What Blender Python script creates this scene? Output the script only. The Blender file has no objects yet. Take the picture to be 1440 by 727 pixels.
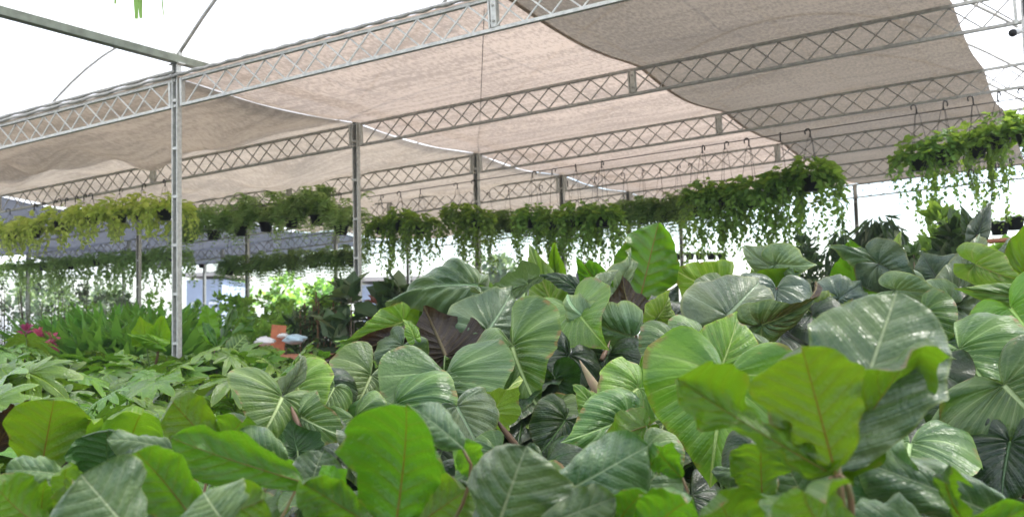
import bpy, math, random
import numpy as np
from mathutils import Vector, Matrix
rnd = random.Random(7)
SC = bpy.context.scene
COL = SC.collection

# ------------------------------------------------------------------ camera
F_PX = 1402.81
PITCH, ROLL, YAW = 0.0664, -0.0237, 0.5305
def _basis():
    cy, sy = math.cos(YAW), math.sin(YAW)
    fwd = np.array([-sy, cy, 0.]); right = np.array([cy, sy, 0.]); up = np.array([0, 0, 1.])
    f2 = fwd*math.cos(PITCH)+up*math.sin(PITCH); u2 = up*math.cos(PITCH)-fwd*math.sin(PITCH)
    r3 = right*math.cos(ROLL)+u2*math.sin(ROLL); u3 = u2*math.cos(ROLL)-right*math.sin(ROLL)
    return r3, u3, f2
CR, CU, CF = _basis()
EYE = np.array([0., 0., 1.5])
cam_d = bpy.data.cameras.new('camera'); cam = bpy.data.objects.new('camera', cam_d); COL.objects.link(cam)
cam.matrix_world = Matrix(((CR[0], CU[0], -CF[0], EYE[0]), (CR[1], CU[1], -CF[1], EYE[1]), (CR[2], CU[2], -CF[2], EYE[2]), (0, 0, 0, 1)))
cam_d.sensor_width = 36; cam_d.lens = F_PX/1440*36; cam_d.clip_end = 2000; cam_d.clip_start = 0.05
cam_d.dof.use_dof = True; cam_d.dof.focus_distance = 4.0; cam_d.dof.aperture_fstop = 4.5
SC.camera = cam
# ------------------------------------------------------------------ sky, sun, exposure
SUN_EL, SUN_AZ = math.radians(58), math.radians(35)
w = bpy.data.worlds.new('World'); SC.world = w; w.use_nodes = True
nt = w.node_tree; bg = nt.nodes['Background']
sky = nt.nodes.new('ShaderNodeTexSky'); sky.sky_type = 'NISHITA'; sky.sun_disc = False
sky.sun_elevation = SUN_EL; sky.sun_rotation = SUN_AZ; sky.air_density = 1.0; sky.dust_density = 1.6; sky.ozone_density = 1.0
nt.links.new(sky.outputs[0], bg.inputs[0]); bg.inputs[1].default_value = 0.15
sd = bpy.data.lights.new('sun', 'SUN'); sd.energy = 4.2; sd.angle = math.radians(0.6); sd.color = (1, .96, .9)
so = bpy.data.objects.new('sun', sd); COL.objects.link(so)
# sun direction: azimuth measured like the sky texture (rotation about Z from +Y, clockwise)
sdir = Vector((math.sin(SUN_AZ)*math.cos(SUN_EL), math.cos(SUN_AZ)*math.cos(SUN_EL), math.sin(SUN_EL)))
so.rotation_euler = sdir.to_track_quat('Z', 'Y').to_euler(); so.location = (0, 0, 30)
SC.view_settings.view_transform = 'Standard'; SC.view_settings.look = 'None'
SC.view_settings.exposure = 1.62; SC.view_settings.gamma = 1
SC.cycles.max_bounces = 10; SC.cycles.transparent_max_bounces = 12; SC.cycles.transmission_bounces = 6
SC.cycles.diffuse_bounces = 3; SC.cycles.glossy_bounces = 3
SC.cycles.sample_clamp_indirect = 6

def ray(x, y): return CF+CR*(x-720)/F_PX-CU*(y-363.5)/F_PX
def at(x, y, z): return EYE+ray(x, y)*z
def atV(x, y, V): d = ray(x, y); return EYE+d*V/d[1]
def px(P):
    d = np.asarray(P)-EYE; z = d@CF
    return 720+F_PX*(d@CR)/z, 363.5-F_PX*(d@CU)/z, z
def nrm(v): v = np.asarray(v, float); return v/max(1e-9, np.linalg.norm(v))

# ------------------------------------------------------------------ materials
def mat(name):
    m = bpy.data.materials.new(name); m.use_nodes = True
    nt = m.node_tree; nt.nodes.clear()
    return m, nt, nt.nodes.new('ShaderNodeOutputMaterial')
def N(nt, t, **kw):
    n = nt.nodes.new(t)
    for k, v in kw.items():
        if k.startswith('i_'):
            key = k[2:]
            n.inputs[int(key) if key.isdigit() else key.replace('_', ' ')].default_value = v
        else: setattr(n, k, v)
    return n
def math_(nt, op, a, b=None, c=None, clamp=False):
    n = nt.nodes.new('ShaderNodeMath'); n.operation = op; n.use_clamp = clamp
    for i, v in enumerate((a, b, c)):
        if v is None: continue
        if isinstance(v, (int, float)): n.inputs[i].default_value = v
        else: nt.links.new(v, n.inputs[i])
    return n.outputs[0]
def mixc(nt, f, a, b, blend='MIX'):
    n = nt.nodes.new('ShaderNodeMix'); n.data_type = 'RGBA'; n.blend_type = blend
    for idx, v in ((0, f), (6, a), (7, b)):
        if isinstance(v, (int, float)): n.inputs[idx].default_value = v
        elif isinstance(v, tuple): n.inputs[idx].default_value = (*v, 1) if len(v) == 3 else v
        else: nt.links.new(v, n.inputs[idx])
    return n.outputs[2]
def sstep(nt, v, lo, hi):
    n = nt.nodes.new('ShaderNodeMapRange'); n.interpolation_type = 'SMOOTHSTEP'
    nt.links.new(v, n.inputs[0])
    for i, x in ((1, lo), (2, hi)):
        if isinstance(x, (int, float)): n.inputs[i].default_value = x
        else: nt.links.new(x, n.inputs[i])
    return n.outputs[0]
def plain(name, col, rough=.6, metal=0., var=.25, scale=8., bump=.1, spec=.4, col2=None):
    m, nt, out = mat(name)
    b = N(nt, 'ShaderNodeBsdfPrincipled', i_Roughness=rough, i_Metallic=metal); b.inputs['Specular IOR Level'].default_value = spec
    tc = N(nt, 'ShaderNodeTexCoord')
    no = N(nt, 'ShaderNodeTexNoise', i_Scale=scale, i_Detail=6.); nt.links.new(tc.outputs['Object'], no.inputs[0])
    f = sstep(nt, no.outputs[0], .3, .7)
    c2 = col2 if col2 else tuple(c*(1-var) for c in col)
    nt.links.new(mixc(nt, f, c2, col), b.inputs['Base Color'])
    nt.links.new(math_(nt, 'MULTIPLY_ADD', f, .2, rough-.1), b.inputs['Roughness'])
    bp = N(nt, 'ShaderNodeBump', i_Strength=bump, i_Distance=.01); nt.links.new(no.outputs[0], bp.inputs['Height'])
    nt.links.new(bp.outputs[0], b.inputs['Normal']); nt.links.new(b.outputs[0], out.inputs[0])
    return m
def leafmat(name, base, vein, under, trans, rough=.45, tf=.35, veinw=.22, sheen=0., spots=0., veinstr=.75, undervein=None, midw=1.):
    m, nt, out = mat(name)
    uv = N(nt, 'ShaderNodeUVMap', uv_map='UVMap'); sx = N(nt, 'ShaderNodeSeparateXYZ'); nt.links.new(uv.outputs[0], sx.inputs[0])
    x, y = sx.outputs[0], sx.outputs[1]
    ph = N(nt, 'ShaderNodeAttribute', attribute_name='vein').outputs['Fac']
    ed = N(nt, 'ShaderNodeAttribute', attribute_name='edge').outputs['Fac']
    oi = N(nt, 'ShaderNodeObjectInfo').outputs['Random']
    ax = math_(nt, 'ABSOLUTE', x)
    d = math_(nt, 'MULTIPLY', math_(nt, 'ABSOLUTE', math_(nt, 'SUBTRACT', math_(nt, 'FRACT', ph), .5)), 2)
    lo = math_(nt, 'ADD', 1-veinw, math_(nt, 'MULTIPLY', ed, veinw*.6))
    line = math_(nt, 'MULTIPLY', sstep(nt, d, lo, 1.0), math_(nt, 'SUBTRACT', 1.15, math_(nt, 'MULTIPLY', ed, .75)))
    p2 = math_(nt, 'MULTIPLY', ph, 3.)
    d2 = math_(nt, 'MULTIPLY', math_(nt, 'ABSOLUTE', math_(nt, 'SUBTRACT', math_(nt, 'FRACT', p2), .5)), 2)
    line2 = math_(nt, 'MULTIPLY', sstep(nt, d2, .45, 1.0), .20)
    mw = math_(nt, 'MULTIPLY_ADD', y, -.018*midw, .027*midw)
    mid = math_(nt, 'SUBTRACT', 1., sstep(nt, ax, math_(nt, 'MULTIPLY', mw, .45), mw))
    mid = math_(nt, 'MULTIPLY', mid, sstep(nt, y, -.02, .01))
    halo = math_(nt, 'MULTIPLY', sstep(nt, d, .25, 1.0), .32)
    v = math_(nt, 'MAXIMUM', math_(nt, 'MULTIPLY', math_(nt, 'MAXIMUM', math_(nt, 'MAXIMUM', line, line2), halo), veinstr), mid)
    no = N(nt, 'ShaderNodeTexNoise', i_Scale=3.5, i_Detail=5., noise_dimensions='4D'); nt.links.new(uv.outputs[0], no.inputs[0])
    nt.links.new(math_(nt, 'MULTIPLY', oi, 40.), no.inputs['W'])
    nf = sstep(nt, no.outputs[0], .3, .7)
    dark = tuple(c*.72 for c in base); lite = (min(1, base[0]*1.45+.012), base[1]*1.28, base[2]*1.05)
    c = mixc(nt, nf, dark, lite)
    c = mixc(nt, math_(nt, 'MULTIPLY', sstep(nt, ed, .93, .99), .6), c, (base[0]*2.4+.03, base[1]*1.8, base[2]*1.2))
    c = mixc(nt, v, c, vein)
    cu = mixc(nt, nf, tuple(q*.85 for q in under), tuple(q*1.1 for q in under))
    cu = mixc(nt, math_(nt, 'MULTIPLY', v, .8), cu, undervein if undervein else tuple(min(1, q*1.6+.02) for q in under))
    ge = N(nt, 'ShaderNodeNewGeometry').outputs['Backfacing']
    c = mixc(nt, ge, c, cu)
    if spots:
        vo = N(nt, 'ShaderNodeTexNoise', i_Scale=9., i_Detail=3., noise_dimensions='4D'); nt.links.new(uv.outputs[0], vo.inputs[0])
        nt.links.new(math_(nt, 'MULTIPLY_ADD', oi, 70., 11.), vo.inputs['W'])
        c = mixc(nt, math_(nt, 'MULTIPLY', sstep(nt, vo.outputs[0], .66, .74), spots*1.3, clamp=True), c, (.20, .14, .035))
        c = mixc(nt, math_(nt, 'MULTIPLY', math_(nt, 'MULTIPLY', sstep(nt, ed, .90, .97), sstep(nt, vo.outputs[0], .52, .60)), .85), c, (.17, .10, .04))
    hs = N(nt, 'ShaderNodeHueSaturation'); nt.links.new(c, hs.inputs['Color'])
    nt.links.new(math_(nt, 'MULTIPLY_ADD', oi, .034, .483), hs.inputs['Hue'])
    nt.links.new(math_(nt, 'MULTIPLY_ADD', math_(nt, 'FRACT', math_(nt, 'MULTIPLY', oi, 17.3)), .55, .68), hs.inputs['Value'])
    nt.links.new(math_(nt, 'MULTIPLY_ADD', math_(nt, 'FRACT', math_(nt, 'MULTIPLY', oi, 7.7)), .25, 1.06), hs.inputs['Saturation'])
    b = N(nt, 'ShaderNodeBsdfPrincipled', i_Roughness=rough); b.inputs['Specular IOR Level'].default_value = .5
    b.inputs['Sheen Weight'].default_value = sheen; b.inputs['Sheen Roughness'].default_value = .5
    nt.links.new(hs.outputs[0], b.inputs['Base Color'])
    nt.links.new(math_(nt, 'MULTIPLY_ADD', nf, .16, rough-.14), b.inputs['Roughness'])
    fine = N(nt, 'ShaderNodeTexNoise', i_Scale=28., i_Detail=3.); nt.links.new(uv.outputs[0], fine.inputs[0])
    h = math_(nt, 'ADD', math_(nt, 'MULTIPLY', v, -1.), math_(nt, 'MULTIPLY', fine.outputs[0], .5))
    bp = N(nt, 'ShaderNodeBump', i_Strength=.6, i_Distance=.012); nt.links.new(h, bp.inputs['Height']); nt.links.new(bp.outputs[0], b.inputs['Normal'])
    t = N(nt, 'ShaderNodeBsdfTranslucent')
    tcol = mixc(nt, math_(nt, 'MULTIPLY', v, .8), trans, (trans[0]*.7+.03, trans[1]*.28, trans[2]*.4))
    hs2 = N(nt, 'ShaderNodeHueSaturation'); nt.links.new(tcol, hs2.inputs['Color'])
    nt.links.new(math_(nt, 'MULTIPLY_ADD', oi, .03, .485), hs2.inputs['Hue'])
    nt.links.new(hs2.outputs[0], t.inputs[0])
    ms = N(nt, 'ShaderNodeMixShader'); ms.inputs[0].default_value = tf
    nt.links.new(b.outputs[0], ms.inputs[1]); nt.links.new(t.outputs[0], ms.inputs[2]); nt.links.new(ms.outputs[0], out.inputs[0])
    return m
def cloudmat(name, c1, c2, trans, tf=.35, rough=.5, c3=None):
    m, nt, out = mat(name)
    r = N(nt, 'ShaderNodeNewGeometry').outputs['Random Per Island']
    oi = N(nt, 'ShaderNodeObjectInfo').outputs['Random']
    c = mixc(nt, r, c1, c2)
    if c3: c = mixc(nt, sstep(nt, math_(nt, 'FRACT', math_(nt, 'MULTIPLY', r, 13.7)), .82, .84), c, c3)
    hs = N(nt, 'ShaderNodeHueSaturation'); nt.links.new(c, hs.inputs['Color'])
    nt.links.new(math_(nt, 'MULTIPLY_ADD', oi, .03, .485), hs.inputs['Hue']); nt.links.new(math_(nt, 'MULTIPLY_ADD', oi, .3, .85), hs.inputs['Value'])
    b = N(nt, 'ShaderNodeBsdfPrincipled', i_Roughness=rough); nt.links.new(hs.outputs[0], b.inputs['Base Color'])
    t = N(nt, 'ShaderNodeBsdfTranslucent'); nt.links.new(mixc(nt, r, tuple(q*.8 for q in trans), trans), t.inputs[0])
    ms = N(nt, 'ShaderNodeMixShader'); ms.inputs[0].default_value = tf
    nt.links.new(b.outputs[0], ms.inputs[1]); nt.links.new(t.outputs[0], ms.inputs[2]); nt.links.new(ms.outputs[0], out.inputs[0])
    return m
def clothmat(name, refl, trans, tf, transp, grain=1.0, streak=.25):
    """woven shade cloth: threads that scatter light, tiny open gaps"""
    m, nt, out = mat(name)
    tc = N(nt, 'ShaderNodeTexCoord')
    mp = N(nt, 'ShaderNodeMapping'); mp.inputs['Scale'].default_value = (19, 8, 1); nt.links.new(tc.outputs['Object'], mp.inputs[0])
    n1 = N(nt, 'ShaderNodeTexNoise', i_Scale=1.6, i_Detail=6., i_Roughness=.75); nt.links.new(mp.outputs[0], n1.inputs[0])
    mp2 = N(nt, 'ShaderNodeMapping'); mp2.inputs['Scale'].default_value = (.25, 2.6, 1); mp2.inputs['Rotation'].default_value = (0, 0, .35); nt.links.new(tc.outputs['Object'], mp2.inputs[0])
    n2 = N(nt, 'ShaderNodeTexNoise', i_Scale=2.2, i_Detail=5., i_Roughness=.6); nt.links.new(mp2.outputs[0], n2.inputs[0])
    n3 = N(nt, 'ShaderNodeTexNoise', i_Scale=.6, i_Detail=3.); nt.links.new(tc.outputs['Object'], n3.inputs[0])
    f = math_(nt, 'ADD', math_(nt, 'MULTIPLY', math_(nt, 'SUBTRACT', n1.outputs[0], .5), grain), math_(nt, 'MULTIPLY', math_(nt, 'SUBTRACT', n2.outputs[0], .5), streak*4))
    f = math_(nt, 'ADD', f, math_(nt, 'MULTIPLY', math_(nt, 'SUBTRACT', n3.outputs[0], .5), 1.4))  # streaks and blotches carry cloth mottling plus painted fold shading
    f = math_(nt, 'ADD', f, .5, clamp=True)
    cr = mixc(nt, f, tuple(c*.78 for c in refl), tuple(min(1, c*1.16) for c in refl))
    ct = mixc(nt, f, tuple(c*.78 for c in trans), tuple(min(1, c*1.2) for c in trans))
    d = N(nt, 'ShaderNodeBsdfDiffuse'); t = N(nt, 'ShaderNodeBsdfTranslucent'); tr = N(nt, 'ShaderNodeBsdfTransparent')
    nt.links.new(cr, d.inputs[0]); nt.links.new(ct, t.inputs[0])
    ms = N(nt, 'ShaderNodeMixShader'); ms.inputs[0].default_value = tf
    nt.links.new(d.outputs[0], ms.inputs[1]); nt.links.new(t.outputs[0], ms.inputs[2])
    m2 = N(nt, 'ShaderNodeMixShader'); m2.inputs[0].default_value = transp
    nt.links.new(ms.outputs[0], m2.inputs[1]); nt.links.new(tr.outputs[0], m2.inputs[2]); nt.links.new(m2.outputs[0], out.inputs[0])
    return m

M = {}
M['steel'] = plain('galvanised_steel', (.56, .56, .51), .45, .3, .3, 25, .15)
M['steel_dark'] = plain('darker_grey_steel', (.42, .41, .37), .5, .2, .35, 25, .15)
M['rod'] = plain('web_rod', (.36, .34, .30), .5, .15, .4, 30, .1)
M['recess_shade'] = plain('shaded_channel_steel', (.16, .165, .16), .6, .2, .3, 12, .2)  # darker colour paints the shade inside the post recess
M['gutter'] = plain('gutter_metal', (.33, .36, .29), .5, .25, .3, 10, .1)
M['pot'] = plain('black_plastic', (.012, .012, .014), .45, 0, .2, 20, .05)
M['terracotta'] = plain('terracotta', (.50, .17, .08), .8, 0, .25, 20, .2)
M['wire'] = plain('dark_wire', (.06, .055, .05), .5, .5, .2, 20, 0)
M['pale_wire'] = plain('pale_cord', (.45, .42, .38), .7, 0, .2, 20, 0)
M['concrete'] = plain('concrete', (.42, .41, .38), .85, 0, .3, 1.2, .3)
M['soil'] = plain('soil', (.045, .032, .022), .95, 0, .5, 12, .6)
M['wall'] = plain('painted_wall', (.34, .40, .52), .8, 0, .15, 2, .1)
M['roofred'] = plain('painted_roof', (.55, .50, .46), .7, 0, .2, 2, .1)
M['white'] = plain('white_paint', (.8, .8, .78), .5, 0, .1, 5, .05)
M['bark'] = plain('bark', (.16, .12, .08), .9, 0, .4, 18, .5)
M['cane'] = plain('brown_cane', (.17, .085, .035), .7, 0, .4, 14, .3)
M['petiole'] = plain('green_petiole', (.13, .20, .06), .5, 0, .35, 18, .15)
M['petiole_brown'] = plain('brown_petiole', (.15, .085, .045), .55, 0, .4, 22, .2)
M['petiole_red'] = plain('reddish_stem', (.17, .085, .04), .55, 0, .3, 22, .2, col2=(.12, .12, .035))
M['sheath'] = plain('leaf_sheath', (.42, .27, .18), .5, 0, .3, 14, .2, col2=(.30, .26, .12))
M['plastic_blue'] = plain('pale_plastic', (.45, .60, .66), .35, 0, .3, 9, .4)
M['plastic_white'] = plain('white_plastic', (.75, .73, .70), .4, 0, .2, 9, .3)
M['wood'] = plain('shelf_wood', (.50, .20, .11), .7, 0, .3, 12, .2)
# leaves
GV = (.42, .50, .24)
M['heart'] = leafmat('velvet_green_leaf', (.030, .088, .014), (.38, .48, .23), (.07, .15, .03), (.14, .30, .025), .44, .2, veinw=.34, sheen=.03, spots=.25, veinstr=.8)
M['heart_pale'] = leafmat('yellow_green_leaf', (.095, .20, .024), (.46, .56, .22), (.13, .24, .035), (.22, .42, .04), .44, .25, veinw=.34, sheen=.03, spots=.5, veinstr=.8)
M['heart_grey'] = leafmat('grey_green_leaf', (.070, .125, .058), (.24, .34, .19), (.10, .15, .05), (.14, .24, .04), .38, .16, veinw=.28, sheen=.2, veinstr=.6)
M['heart_dark'] = leafmat('dark_green_shade_leaf', (.008, .030, .008), (.06, .12, .035), (.028, .065, .014), (.06, .15, .02), .42, .15, sheen=.0)  # dark green leaf, base lowered further to deepen shade in canopy gaps
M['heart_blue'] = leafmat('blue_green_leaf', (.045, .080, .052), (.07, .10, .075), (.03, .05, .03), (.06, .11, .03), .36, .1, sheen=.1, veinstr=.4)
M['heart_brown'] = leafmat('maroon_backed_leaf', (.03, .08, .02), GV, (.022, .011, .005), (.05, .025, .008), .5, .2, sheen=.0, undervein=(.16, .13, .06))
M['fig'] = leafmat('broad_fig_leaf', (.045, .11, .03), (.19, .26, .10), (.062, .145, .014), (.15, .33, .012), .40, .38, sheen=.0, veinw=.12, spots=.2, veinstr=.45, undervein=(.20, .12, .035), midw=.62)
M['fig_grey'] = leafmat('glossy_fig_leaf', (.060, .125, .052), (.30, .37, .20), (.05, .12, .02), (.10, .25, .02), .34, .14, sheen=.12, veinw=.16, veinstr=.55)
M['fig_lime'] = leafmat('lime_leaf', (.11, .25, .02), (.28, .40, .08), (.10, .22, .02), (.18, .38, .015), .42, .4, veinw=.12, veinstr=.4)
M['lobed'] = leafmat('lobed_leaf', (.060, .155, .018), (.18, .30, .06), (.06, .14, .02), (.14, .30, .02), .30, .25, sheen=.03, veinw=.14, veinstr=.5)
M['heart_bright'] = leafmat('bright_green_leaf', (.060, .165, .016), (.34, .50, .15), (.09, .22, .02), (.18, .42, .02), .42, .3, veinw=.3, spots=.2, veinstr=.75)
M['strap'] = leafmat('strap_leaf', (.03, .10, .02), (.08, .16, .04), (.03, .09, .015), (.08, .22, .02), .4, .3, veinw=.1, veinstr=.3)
M['c_pothos'] = cloudmat('trailing_leaf', (.055, .13, .02), (.19, .34, .06), (.45, .66, .08), .42)
M['c_yellow'] = cloudmat('golden_trailing_leaf', (.33, .50, .06), (.64, .74, .18), (.78, .92, .20), .5)
M['c_fern'] = cloudmat('fern_leaf', (.12, .23, .06), (.27, .43, .14), (.55, .76, .22), .5)
M['c_fern_dark'] = cloudmat('dark_fern_leaf', (.05, .12, .028), (.15, .27, .06), (.38, .56, .11), .45)
M['c_bright'] = cloudmat('bright_leaf', (.10, .26, .03), (.28, .48, .07), (.45, .75, .08), .45)
M['c_strap'] = cloudmat('dark_strap_leaf', (.05, .17, .02), (.14, .36, .05), (.3, .62, .06), .35)
M['c_grey'] = cloudmat('dusty_leaf', (.13, .16, .11), (.28, .30, .22), (.3, .36, .2), .3)
M['c_pink'] = cloudmat('pink_leaf', (.32, .03, .10), (.50, .10, .20), (.6, .1, .2), .3)
M['c_red'] = cloudmat('bronze_leaf', (.13, .045, .03), (.24, .11, .07), (.35, .12, .06), .3)
M['c_dark'] = cloudmat('dark_foliage', (.018, .045, .018), (.06, .11, .035), (.12, .22, .04), .3, c3=(.16, .2, .10))
M['c_tree'] = cloudmat('tree_foliage', (.07, .12, .05), (.17, .24, .11), (.3, .42, .15), .35)
M['c_hang'] = cloudmat('grassy_hanging_leaf', (.10, .2, .04), (.2, .36, .08), (.35, .55, .1), .35)
# cloths and film
M['cloth_pink'] = clothmat('pale_shade_cloth', (.44, .365, .305), (.43, .34, .27), .55, .03, 6.5, .9)
M['cloth_grey'] = clothmat('grey_brown_shade_cloth', (.38, .335, .28), (.36, .30, .235), .54, .025, 4.5, .7)
M['cloth_dark'] = clothmat('doubled_shade_cloth', (.28, .25, .21), (.18, .148, .112), .5, .02, 6.0, .4)
M['cloth_blue'] = clothmat('slate_shade_cloth', (.13, .14, .17), (.09, .10, .125), .5, .04, .6, .3)
M['film'] = clothmat('milky_roof_film', (.80, .80, .80), (.93, .93, .92), .62, .20, .06, .03)

# ------------------------------------------------------------------ object helpers
def setp(o, label=None, cat=None, group=None, kind=None):
    if label: o['label'] = label
    if cat: o['category'] = cat
    if group: o['group'] = group
    if kind: o['kind'] = kind
    return o
def empty(name, loc, label=None, cat=None, group=None, kind=None, rot=None):
    o = bpy.data.objects.new(name, None); o.empty_display_size = .1; o.location = [float(v) for v in loc]
    if rot: o.rotation_euler = rot
    COL.objects.link(o); return setp(o, label, cat, group, kind)
class MB:
    def __init__(s): s.v = []; s.f = []
    def add(s, v, f):
        b = len(s.v); s.v += [tuple(map(float, p)) for p in v]; s.f += [tuple(i+b for i in q) for q in f]; return s
    def box(s, c, d, R=None):
        hx, hy, hz = d[0]/2, d[1]/2, d[2]/2
        P = [Vector((x, y, z)) for x in (-hx, hx) for y in (-hy, hy) for z in (-hz, hz)]
        if R is not None: P = [R @ p for p in P]
        P = [p+Vector(c) for p in P]
        return s.add(P, [(0, 1, 3, 2), (4, 6, 7, 5), (0, 4, 5, 1), (2, 3, 7, 6), (0, 2, 6, 4), (1, 5, 7, 3)])
    def tube(s, pts, r, n=8, caps=True):
        pts = [Vector(tuple(map(float, p))) for p in pts]; rs = r if isinstance(r, (list, tuple)) else [r]*len(pts)
        V = []; Fc = []
        ref = None
        for i, p in enumerate(pts):
            t = (pts[min(i+1, len(pts)-1)]-pts[max(i-1, 0)]).normalized()
            if ref is None: ref = t.orthogonal().normalized()
            a = (ref-t*ref.dot(t)).normalized(); ref = a; b = t.cross(a)
            for k in range(n):
                q = 2*math.pi*k/n; V.append(p+(a*math.cos(q)+b*math.sin(q))*rs[i])
        for i in range(len(pts)-1):
            for k in range(n): Fc.append((i*n+k, i*n+(k+1) % n, (i+1)*n+(k+1) % n, (i+1)*n+k))
        if caps: Fc += [tuple(range(n-1, -1, -1)), tuple((len(pts)-1)*n+k for k in range(n))]
        return s.add(V, Fc)
    def lathe(s, prof, n=20, c=(0, 0, 0)):
        V = [(c[0]+r*math.cos(2*math.pi*k/n), c[1]+r*math.sin(2*math.pi*k/n), c[2]+z) for r, z in prof for k in range(n)]
        Fc = [(i*n+k, i*n+(k+1) % n, (i+1)*n+(k+1) % n, (i+1)*n+k) for i in range(len(prof)-1) for k in range(n)]
        return s.add(V, Fc)
    def mesh(s, name, m, smooth=False):
        me = bpy.data.meshes.new(name); me.from_pydata(s.v, [], s.f); me.materials.append(m)
        if smooth: me.polygons.foreach_set('use_smooth', [True]*len(me.polygons))
        return me
def link(name, me, parent=None, loc=(0, 0, 0), rot=None, M4=None, kind=None, label=None):
    o = bpy.data.objects.new(name, me); COL.objects.link(o)
    if parent: o.parent = parent
    if M4 is not None: o.matrix_local = M4
    else:
        o.location = [float(v) for v in loc]
        if rot: o.rotation_euler = rot
    return setp(o, label, None, None, kind)
def copy_tree(o, loc, label, group=None, rotz=None, scale=None):
    c = o.copy(); COL.objects.link(c); c.location = [float(v) for v in loc]; c['label'] = label
    if group: c['group'] = group
    if rotz is not None: c.rotation_euler = (0, 0, rotz)
    if scale: c.scale = (scale,)*3
    for ch in list(o.children):
        d = ch.copy(); COL.objects.link(d); d.parent = c
        for g in list(ch.children):
            e = g.copy(); COL.objects.link(e); e.parent = d
    return c

# ------------------------------------------------------------------ ground
def sheet(name, x0, y0, x1, y1, z, m, nx=2, ny=2, amp=0, label=None):
    X, Y = np.meshgrid(np.linspace(x0, x1, nx), np.linspace(y0, y1, ny)); Z = np.full(X.shape, float(z))
    if amp: Z += np.random.RandomState(3).rand(*X.shape)*amp
    V = np.c_[X.ravel(), Y.ravel(), Z.ravel()].tolist()
    Fc = [(j*nx+i, j*nx+i+1, (j+1)*nx+i+1, (j+1)*nx+i) for j in range(ny-1) for i in range(nx-1)]
    me = bpy.data.meshes.new(name); me.from_pydata(V, [], Fc); me.materials.append(m)
    return setp(link(name, me), label, kind='structure')
sheet('ground', -600, -300, 600, 900, 0, M['concrete'])
M['mat'] = plain('weed_mat', (.035, .038, .035), .9, 0, .3, 3, .3)
sheet('weed_mat', -30, -6, 8, 24.5, .012, M['mat'])
sheet('planting_bed', -13, 0.6, 6, 9.5, .03, M['soil'], 60, 40, .05)

# ------------------------------------------------------------------ greenhouse frame
U0, BAY, TILT = -8.443, 8.0, 0.035
TV = [7.34, 10.35, 13.34, 16.28, 19.3, 22.34]
BOT, DEP = 3.934, .28
def zt(U): return TILT*(U-U0)
CH_W, CH_H = .045, .03
PER = 8.0/14.5
top_me = MB().box((4, 0, DEP), (7.9, CH_W, CH_H)).mesh('top_chord', M['steel'])
bot_me = MB().box((4, 0, 0), (7.9, CH_W, CH_H)).mesh('bottom_chord', M['steel'])
top_dk = MB().box((4, 0, DEP), (7.9, CH_W, CH_H)).mesh('top_chord', M['steel_dark'])
bot_dk = MB().box((4, 0, 0), (7.9, CH_W, CH_H)).mesh('bottom_chord', M['steel_dark'])
def bracemesh(sgn, m):
    h = PER/2; a = math.atan2(DEP-CH_H, h); Ln = math.hypot(DEP-CH_H, h)
    return MB().box((0, 0, DEP/2), (Ln, .009, .014), Matrix.Rotation(-sgn*a, 3, 'Y')).mesh('brace', m)
br_up, br_dn = bracemesh(1, M['rod']), bracemesh(-1, M['rod'])
brl_up, brl_dn = bracemesh(1, M['steel']), bracemesh(-1, M['steel'])
sp_me = MB().box((0, 0, DEP/2), (.055, .06, DEP-.04)).box((-.05, 0, DEP/2), (.016, .05, DEP-.04)).mesh('splice_plate', M['steel'])
end_me = MB().box((0, 0, DEP/2), (.03, .05, DEP+.03)).mesh('end_plate', M['steel'])
bolt_me = MB().lathe([(0, -.012), (.012, -.012), (.012, .012), (0, .012)], 6).mesh('bolt', M['steel_dark'])
ordn = ['nearest', 'second', 'third', 'fourth', 'fifth', 'farthest']
bayn = {-3: 'far left bay', -2: 'left bay behind the slate cloth', -1: 'left bay', 0: 'middle bay over the baskets', 1: 'right bay'}
def truss(i, b):
    u = U0+BAY*b; e = empty('roof_truss', (u+.06, TV[i], BOT+zt(u)), f'{ordn[i]} galvanised lattice truss in the {bayn[b]} under the shade cloth', 'truss', 'lattice trusses carrying the shade cloth', rot=(0, -math.atan(TILT), 0))
    near = i == 0
    link('top_chord', top_me if near else top_dk, e); link('bottom_chord', bot_me if near else bot_dk, e)  # nearest truss in pale steel, those behind in a darker grey
    link('end_plate', end_me, e, (.03, 0, 0)); link('end_plate', end_me, e, (7.86, 0, 0))
    sp = link('splice_plate', sp_me, e, (3.97, 0, 0))
    if i < 3:
        for dz in (.07, .21): link('bolt', bolt_me, sp, (0, -.035, dz), (math.pi/2, 0, 0))
    if i <= 3 and b >= -1:
        for side, off in ((-1, 0), (1, PER/2)):
            k = 0
            while True:
                uc = .12+off+k*PER/2+PER/4
                if uc > 7.8: break
                if abs(uc-3.95) > .1:
                    up = k % 2 == 0
                    me = (brl_up if up else brl_dn) if near else (br_up if up else br_dn)
                    link('brace', me, e, (uc, side*.016, 0))
                k += 1
    else:
        mb = MB()
        for side, off in ((-1, 0), (1, PER/2)):
            k = 0
            while .12+off+k*PER/2+PER/4 < 7.8:
                uc = .12+off+k*PER/2+PER/4; h = PER/2; a = math.atan2(DEP-CH_H, h)
                mb.box((uc, side*.016, DEP/2), (math.hypot(DEP-CH_H, h), .009, .014), Matrix.Rotation(-(1 if k % 2 == 0 else -1)*a, 3, 'Y')); k += 1
        link('lattice', mb.mesh('lattice', M['rod']), e, kind='stuff')
for i in range(6):
    for b in ((-1, 0, 1) if i < 2 else (-2, -1, 0, 1)): truss(i, b)
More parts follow.
